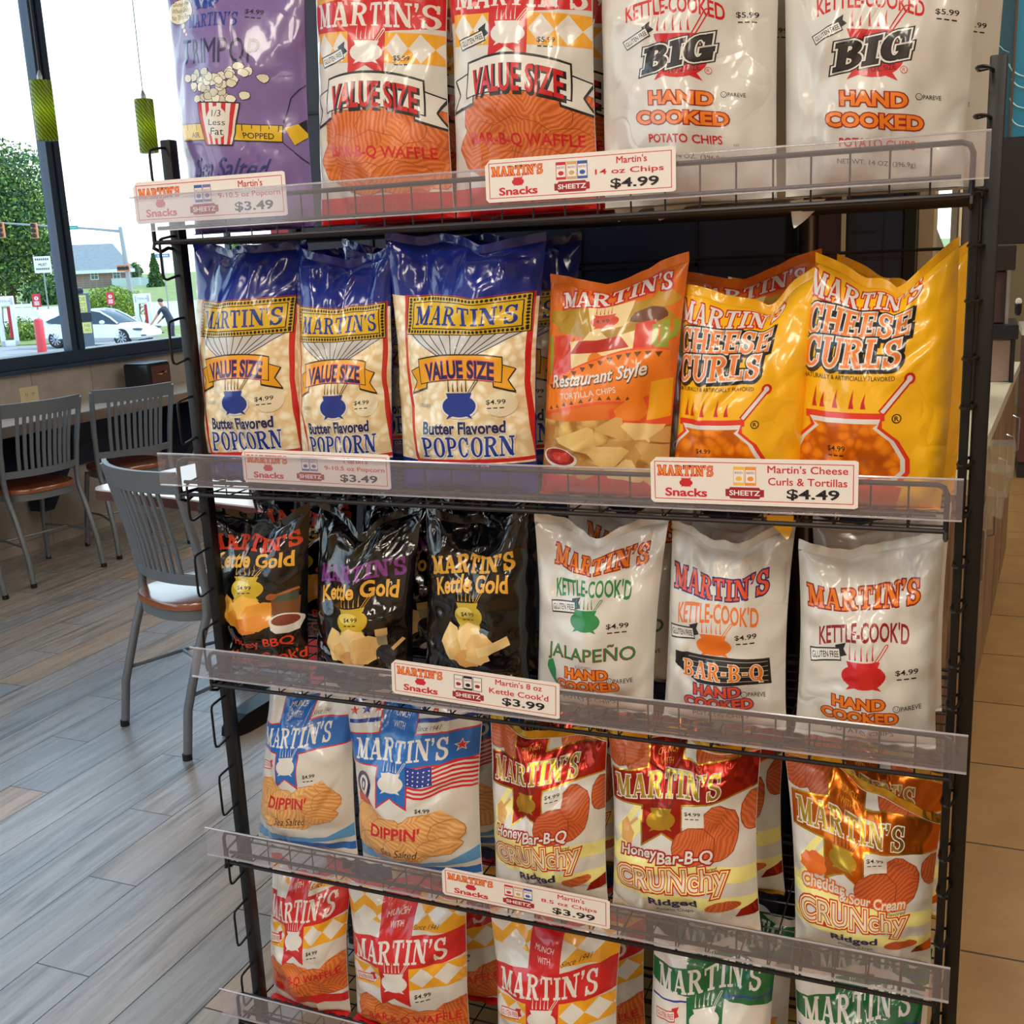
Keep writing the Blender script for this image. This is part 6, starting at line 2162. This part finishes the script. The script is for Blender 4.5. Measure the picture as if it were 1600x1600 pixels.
# charging posts
def charger(label, px, py0, d, hh=None):
    q = AT(px, py0, d)
    zt = q.z - LOT_Z
    t = thing('charging_post', label, 'charging post', (q.x, q.y, LOT_Z))
    oriented(t, FWD, RGT)
    w, wd = .36, .16
    cw = mat('charger_white', (236, 238, 240), .35)
    MB().box(-w, -wd, 0, -w + .2, wd, zt, .03).box(w - .2, -wd, 0, w, wd, zt, .03).box(-w, -wd, zt - .42, w, wd, zt, .06).box(-w, -wd, 0, w, wd, .25, .03).build('shell', cw, t, True)
    MB().tube([(w - .25, 0, zt - .45), (w - .25, 0, .5), (w - .32, 0, .32)], .07, 10).build('red_core', mat('charger_red', (206, 40, 60), .35), t, True)
    sign_text(t, 'TESLA', 0, -wd - .004, zt - .2, .42, .08, mat('charger_grey_ink', (120, 124, 128), .5), 0)
    MB().tube([(-w + .25, -wd, zt - .45), (-w + .2, -wd - .1, 1.0), (-w + .3, -wd - .05, .5), (.05, -wd, .8)], .02, 6).build('cable', cap_m, t, True)
charger('white and red charging post at the left window edge', 6, 463, 46)
charger('white and red charging post behind the car bonnet', 221, 459, 47.2)
# mast arm with traffic lights
d = 68
mz = gz(d)
b0, b1 = AT(201, 440, d), AT(193, 354, d)
mast = thing('traffic_light_mast', 'grey mast arm carrying traffic lights and a green street sign', 'traffic light', (b0.x, b0.y, mz))
mast.rotation_euler = (0, 0, math.atan2(RGT.y, RGT.x))
def toloc(px, py):
    p = AT(px, py, d) - Vector(mast.location)
    return (p.dot(RGT), 0, p.z)
T0 = toloc(194, 355)
MB().tube([toloc(205, 470)[:2] + (0,), toloc(198, 400), T0], [.17, .14, .11], 10).build('pole', steel, mast, True)
MB().tube([toloc(195, 362), toloc(150, 358), toloc(10, 349)], [.09, .07, .05], 8).build('arm', steel, mast, True)
sig = mat('signal_orange', (206, 130, 90), .5)
for px, py in ((13, 360), (64, 361)):
    c_ = toloc(px, py)
    h_ = MB().box(c_[0] - .19, -.3, c_[2] - .46, c_[0] + .19, -.1, c_[2] + .46, .03).build('signal_head', sig, mast)
    for k in (-1, 0, 1):
        MB().lathe([(.13, -.14), (.13, 0), (.10, 0), (.09, -.02)], (c_[0], -.32, c_[2] + k * .3), 14, 'y').build('visor', cap_m, h_)
c_ = toloc(197, 419)
h_ = MB().box(c_[0] - .42, -.3, c_[2] - .2, c_[0] + .36, -.1, c_[2] + .2, .03).build('signal_head', sig, mast)
for k in (-1, 0, 1):
    MB().lathe([(.11, -.14), (.11, 0), (.08, 0), (.07, -.02)], (c_[0] + k * .24, -.32, c_[2]), 14, 'y').build('visor', cap_m, h_)
a_, b_2 = toloc(109, 360), toloc(130, 353)
MB().box(a_[0], -.12, a_[2], b_2[0], -.09, b_2[2]).build('street_sign', mat('street_sign_green', (70, 150, 150), .5), mast)
MB().box(a_[0] + .12, -.124, a_[2] + .1, b_2[0] - .12, -.121, b_2[2] - .1).build('street_sign_lettering', mat('sign_pale_ink', (150, 196, 196), .5), mast)
t, p, w, z0, z1 = post_sign('street_sign', 'blue sign on a thin post in front of the conifer', 'sign', 243, 396, 265, 403, 62, mat('blue_sign_plate', (90, 130, 190), .5), None)
b = MB()
for k in range(5):
    b.box(-w * .7 + k * w * .3, -.036, z0 + .07, -w * .7 + k * w * .3 + w * .2, -.034, z1 - .07)
b.build('lettering', wink, p)
# fence
fq = AT(35, 486, 60)
fn = thing('fence', 'short white fence beside the road behind the left bush', 'fence', (fq.x, fq.y, gz(60)))
oriented(fn, FWD, RGT)
zf_ = AT(35, 472, 60).z - gz(60)
for k in range(3):
    MB().box(-.5 + k * .48, -.03, 0, -.44 + k * .48, .03, zf_).build('fence_post', whp, fn)
MB().box(-.5, -.02, zf_ * .35, .52, .02, zf_ * .5).box(-.5, -.02, zf_ * .75, .52, .02, zf_ * .9).build('fence_rail', whp, fn)
# power lines
for k, (pa, pb, lab) in enumerate((((0, 204), (60, 212), 'upper power line crossing the sky at the left'), ((-20, 330), (215, 338), 'low power line crossing above the traffic lights'))):
    A_, B_ = AT(pa[0] - 60, pa[1] - 4, 90), AT(pb[0] + 60, pb[1] + 4, 90)
    tag(MB().tube([A_, (A_ + B_) / 2 - Vector((0, 0, .15)), B_], .018, 5).build('power_line', mat('cable_grey', (150, 160, 170), .6)), lab, 'power line')

# white car
def car():
    th = math.radians(13)
    hd = RGT * math.cos(th) - FWD * math.sin(th)          # heading
    q = AT(194, 541, 43)
    lf = Vector((0, 0, 1)).cross(hd)
    c = Vector((q.x, q.y, 0)) - hd * 1.44 + lf * .79
    t = thing('car', 'white electric car parked at the charging posts with its hatch open', 'car', (c.x, c.y, LOT_Z))
    t.rotation_euler = (0, 0, math.atan2(hd.y, hd.x))
    paint = mat('white_car_paint', (238, 242, 246), .12, 0, .6)
    dark = mat('car_glass', (34, 48, 62), .06, 0, .7)
    # body loft: x, half width, z bottom, shoulder z, centre z
    St = [(-2.32, .60, .42, .78, .86), (-2.22, .78, .32, .86, 1.0), (-1.9, .88, .24, .90, 1.06), (-1.44, .92, .20, .92, 1.0), (-.8, .925, .19, .90, .96), (0, .925, .19, .88, .94), (.7, .92, .19, .86, .92), (1.2, .92, .2, .80, .90), (1.44, .915, .2, .76, .87), (1.8, .89, .21, .68, .79), (2.15, .80, .25, .58, .67), (2.32, .62, .32, .48, .52), (2.37, .45, .36, .44, .46)]
    v, f = [], []
    for x, w, zb, zs, zc in St:
        half = [(0, zb), (w * .82, zb), (w, zb + (zs - zb) * .25), (w * 1.0, zb + (zs - zb) * .65), (w * .95, zs), (w * .62, zc - .01), (0, zc)]
        sec = [(x, -y, z) for y, z in half] + [(x, y, z) for y, z in half[-2:0:-1]]
        v += sec
    n = 12
    for i in range(len(St) - 1):
        f += [(n * i + k, n * i + (k + 1) % n, n * i + n + (k + 1) % n, n * i + n + k) for k in range(n)]
    f += [tuple(range(n))[::-1], tuple(range(n * (len(St) - 1), n * len(St)))]
    MB().add(v, f).build('body', paint, t, True)
    # cabin
    Ct = [(-1.95, .70, .62, 1.04, 1.06), (-1.3, .80, .58, .93, 1.33), (-.6, .82, .58, .90, 1.43), (.0, .82, .58, .88, 1.44), (.45, .81, .58, .87, 1.36), (.9, .78, .62, .87, 1.12), (1.25, .72, .66, .86, .90)]
    v, f = [], []
    for x, wb, wt, z0_, z1_ in Ct:
        v += [(x, -wb, z0_), (x, -wt, z1_ - .03), (x, -wt * .6, z1_), (x, 0, z1_ + .015), (x, wt * .6, z1_), (x, wt, z1_ - .03), (x, wb, z0_)]
    for i in range(len(Ct) - 1):
        f += [(7 * i + k, 7 * i + k + 1, 7 * i + 8 + k, 7 * i + 7 + k) for k in range(6)]
    MB().add(v, f).build('windows', dark, t, True)
    for y in (-1, 1):
        MB().tube([(1.22, y * .72, .89), (.9, y * .645, 1.11), (.45, y * .60, 1.35), (0, y * .595, 1.43), (-.6, y * .595, 1.42), (-1.3, y * .60, 1.31), (-1.95, y * .64, 1.05)], .035, 8).build('roof_rail', paint, t, True)
        MB().tube([(-.25, y * .82, .9), (-.28, y * .6, 1.42)], .03, 6).build('door_pillar', dark, t, True)
        MB().ell((.72, y * .98, .96), .11, .10, .075, 12, 8).build('side_mirror', paint, t, True)
        MB().ell((2.02, y * .70, .64), .26, .14, .055, 12, 8).build('headlight', mat('headlight_glass', (70, 78, 88), .1), t, True)
        MB().box(2.2, y * .62 - .14, .38, 2.33, y * .62 + .14, .42).build('front_vent', cap_m, t)
        for x in (-1.44, 1.44):
            cy = y * .80
            wl = MB().lathe([(.20, -.11), (.335, -.10), (.345, -.05), (.345, .05), (.335, .10), (.20, .11)], (x, cy, .345), 28, 'y').build('wheel', cap_m, t, True)
            MB().lathe([(.245, -.012), (.25, 0), (.245, .012)], (x, cy + y * .105, .345), 28, 'y').build('rim', mat('dark_rim', (70, 76, 84), .3, .5), wl, True)
            for k in range(10):
                a = 2 * math.pi * k / 10
                MB().tube([(x + .05 * math.cos(a), cy + y * .122, .345 + .05 * math.sin(a)), (x + .235 * math.cos(a + .12), cy + y * .122, .345 + .235 * math.sin(a + .12))], .018, 6).build('spoke', mat('silver_rim', (206, 212, 220), .25, .6), wl, True)
    MB().add([(-1.95, -.66, 1.04), (-1.95, .66, 1.04), (-2.42, .6, 1.5), (-2.42, -.6, 1.5), (-2.62, .56, 1.42), (-2.62, -.56, 1.42), (-2.1, .6, 1.05), (-2.1, -.6, 1.05)],
             [(0, 1, 2, 3), (3, 2, 4, 5), (5, 4, 6, 7), (7, 6, 1, 0), (0, 3, 5, 7), (1, 6, 4, 2)]).build('hatch', paint, t)
car()

# yellow labelled bin standing outside the window
d = 14
q = AT(131, 500, d)
bz = AT(131, 640, d).z
binn = thing('outdoor_bin', 'dark outdoor bin with yellow labels just right of the window mullion', 'bin', (q.x, q.y, bz))
oriented(binn, FWD, RGT)
hx = lambda px: (px - 131) * d / F_PX
hz_ = lambda py: AT(131, py, d).z - bz
MB().box(hx(121), 0, 0, hx(143), .2, hz_(458), .01).build('body', mat('bin_grey', (96, 108, 122), .5), binn)
MB().box(hx(120), -.01, hz_(459), hx(136), .22, hz_(449), .03).build('lid', mat('bin_lid', (34, 44, 60), .4), binn, True)
ylab = mat('yellow_label', (226, 222, 130), .5)
l1 = MB().box(hx(122), -.004, hz_(488), hx(138), 0, hz_(461)).build('label', ylab, binn)
gi = mat('label_grey_ink', (160, 164, 120), .5)
for txt, py in (('DE', 467), ('OT', 476), ('BLE', 484)):
    sign_text(l1, txt, hx(132), -.005, hz_(py), hx(137) - hx(127), hz_(460) - hz_(466), gi)
MB().box(hx(121), -.004, hz_(503), hx(143), 0, hz_(489)).build('dark_band', mat('bin_lid', (34, 44, 60), .4), binn)
l2 = MB().box(hx(127), -.006, hz_(521), hx(141), 0, hz_(504)).build('label', ylab, binn)
for txt, py in (('NE', 509), ('NO', 516)):
    sign_text(l2, txt, hx(135), -.007, hz_(py), hx(139) - hx(131), hz_(460) - hz_(465), gi)

# the person by the car bonnet
def person():
    d = 41.5
    q = AT(266, 545, d)
    t = thing('person', 'person in a dark shirt leaning over the bonnet of the white car', 'person', (q.x, q.y, LOT_Z))
    t.rotation_euler = (0, 0, math.atan2(RGT.y, RGT.x))
    # joints in metres: x right in the photo, y away, z up
    J = {'pel': (0.12, 0, .95, .15), 'bel': (.09, 0, 1.10, .15), 'ch': (0.0, 0, 1.33, .165), 'nk': (-.10, 0, 1.50, .065), 'hd0': (-.15, -.02, 1.58, .085), 'hd': (-.18, -.02, 1.67, .10), 'top': (-.19, -.02, 1.75, .07),
         'sl': (-.12, -.19, 1.42, .075), 'el': (-.30, -.24, 1.16, .05), 'wl': (-.46, -.26, .95, .035), 'hl': (-.52, -.26, .88, .04),
         'sr': (-.06, .19, 1.42, .075), 'er': (-.16, .26, 1.14, .05), 'wr': (-.34, .26, .98, .035), 'hr': (-.40, .26, .92, .04),
         'hpl': (.12, -.10, .88, .11), 'kl': (.08, -.12, .48, .075), 'al': (.12, -.13, .09, .05), 'fl': (.0, -.14, .04, .045),
         'hpr': (.14, .10, .88, .11), 'kr': (.12, .13, .48, .075), 'ar': (.2, .14, .09, .05), 'fr': (.08, .14, .04, .045)}
    E = [('pel', 'bel'), ('bel', 'ch'), ('ch', 'nk'), ('nk', 'hd0'), ('hd0', 'hd'), ('hd', 'top'), ('ch', 'sl'), ('sl', 'el'), ('el', 'wl'), ('wl', 'hl'), ('ch', 'sr'), ('sr', 'er'), ('er', 'wr'), ('wr', 'hr'),
         ('pel', 'hpl'), ('hpl', 'kl'), ('kl', 'al'), ('al', 'fl'), ('pel', 'hpr'), ('hpr', 'kr'), ('kr', 'ar'), ('ar', 'fr')]
    names = list(J)
    V = [J[n][:3] for n in names]
    Ed = [(names.index(a), names.index(b)) for a, b in E]
    rad = [J[n][3] for n in names]
    # five fingers on each hand
    for hnd in ('hl', 'hr'):
        hx_, hy, hz2, _ = J[hnd]
        for k in range(5):
            a = (k - 2) * .022
            ln = (.05, .075, .085, .08, .065)[k]
            V += [(hx_ - .02, hy + a, hz2 - .02), (hx_ - ln * .8, hy + a * 1.5, hz2 - .02 - ln * .5)]
            rad += [.011, .008]
            Ed += [(names.index(hnd), len(V) - 2), (len(V) - 2, len(V) - 1)]
    me = bpy.data.meshes.new('body')
    me.from_pydata(V, Ed, [])
    o = bpy.data.objects.new('body', me)
    COL.objects.link(o)
    md = o.modifiers.new('skin', 'SKIN')
    md.use_smooth_shade = True
    for i, r in enumerate(rad):
        sv = me.skin_vertices[0].data[i]
        sv.radius = (r, r)
        sv.use_root = i == 0
    o.modifiers.new('sub', 'SUBSURF').levels = 1
    dg = bpy.context.evaluated_depsgraph_get()
    m2 = bpy.data.meshes.new_from_object(o.evaluated_get(dg))
    bpy.data.objects.remove(o)
    skin, shirt, jean = mat('skin', (206, 150, 124), .6), mat('dark_navy_shirt', (46, 56, 74), .8), mat('dark_trousers', (58, 62, 80), .8)
    for m in (skin, shirt, jean, cap_m):
        m2.materials.append(m)
    for p in m2.polygons:
        c = p.center
        arm = c.x < -.25 and c.z < 1.28
        p.material_index = 0 if (c.z > 1.5 or arm) else 3 if c.z < .1 else 2 if c.z < .93 and c.x > -.2 else 1
        p.use_smooth = True
    bo = bpy.data.objects.new('body', m2)
    COL.objects.link(bo)
    bo.parent = t
    MB().ell((-.165, -.02, 1.72), .105, .10, .085, 16, 10).build('hair', mat('dark_hair', (50, 42, 40), .7), t, True)
    return t
person()
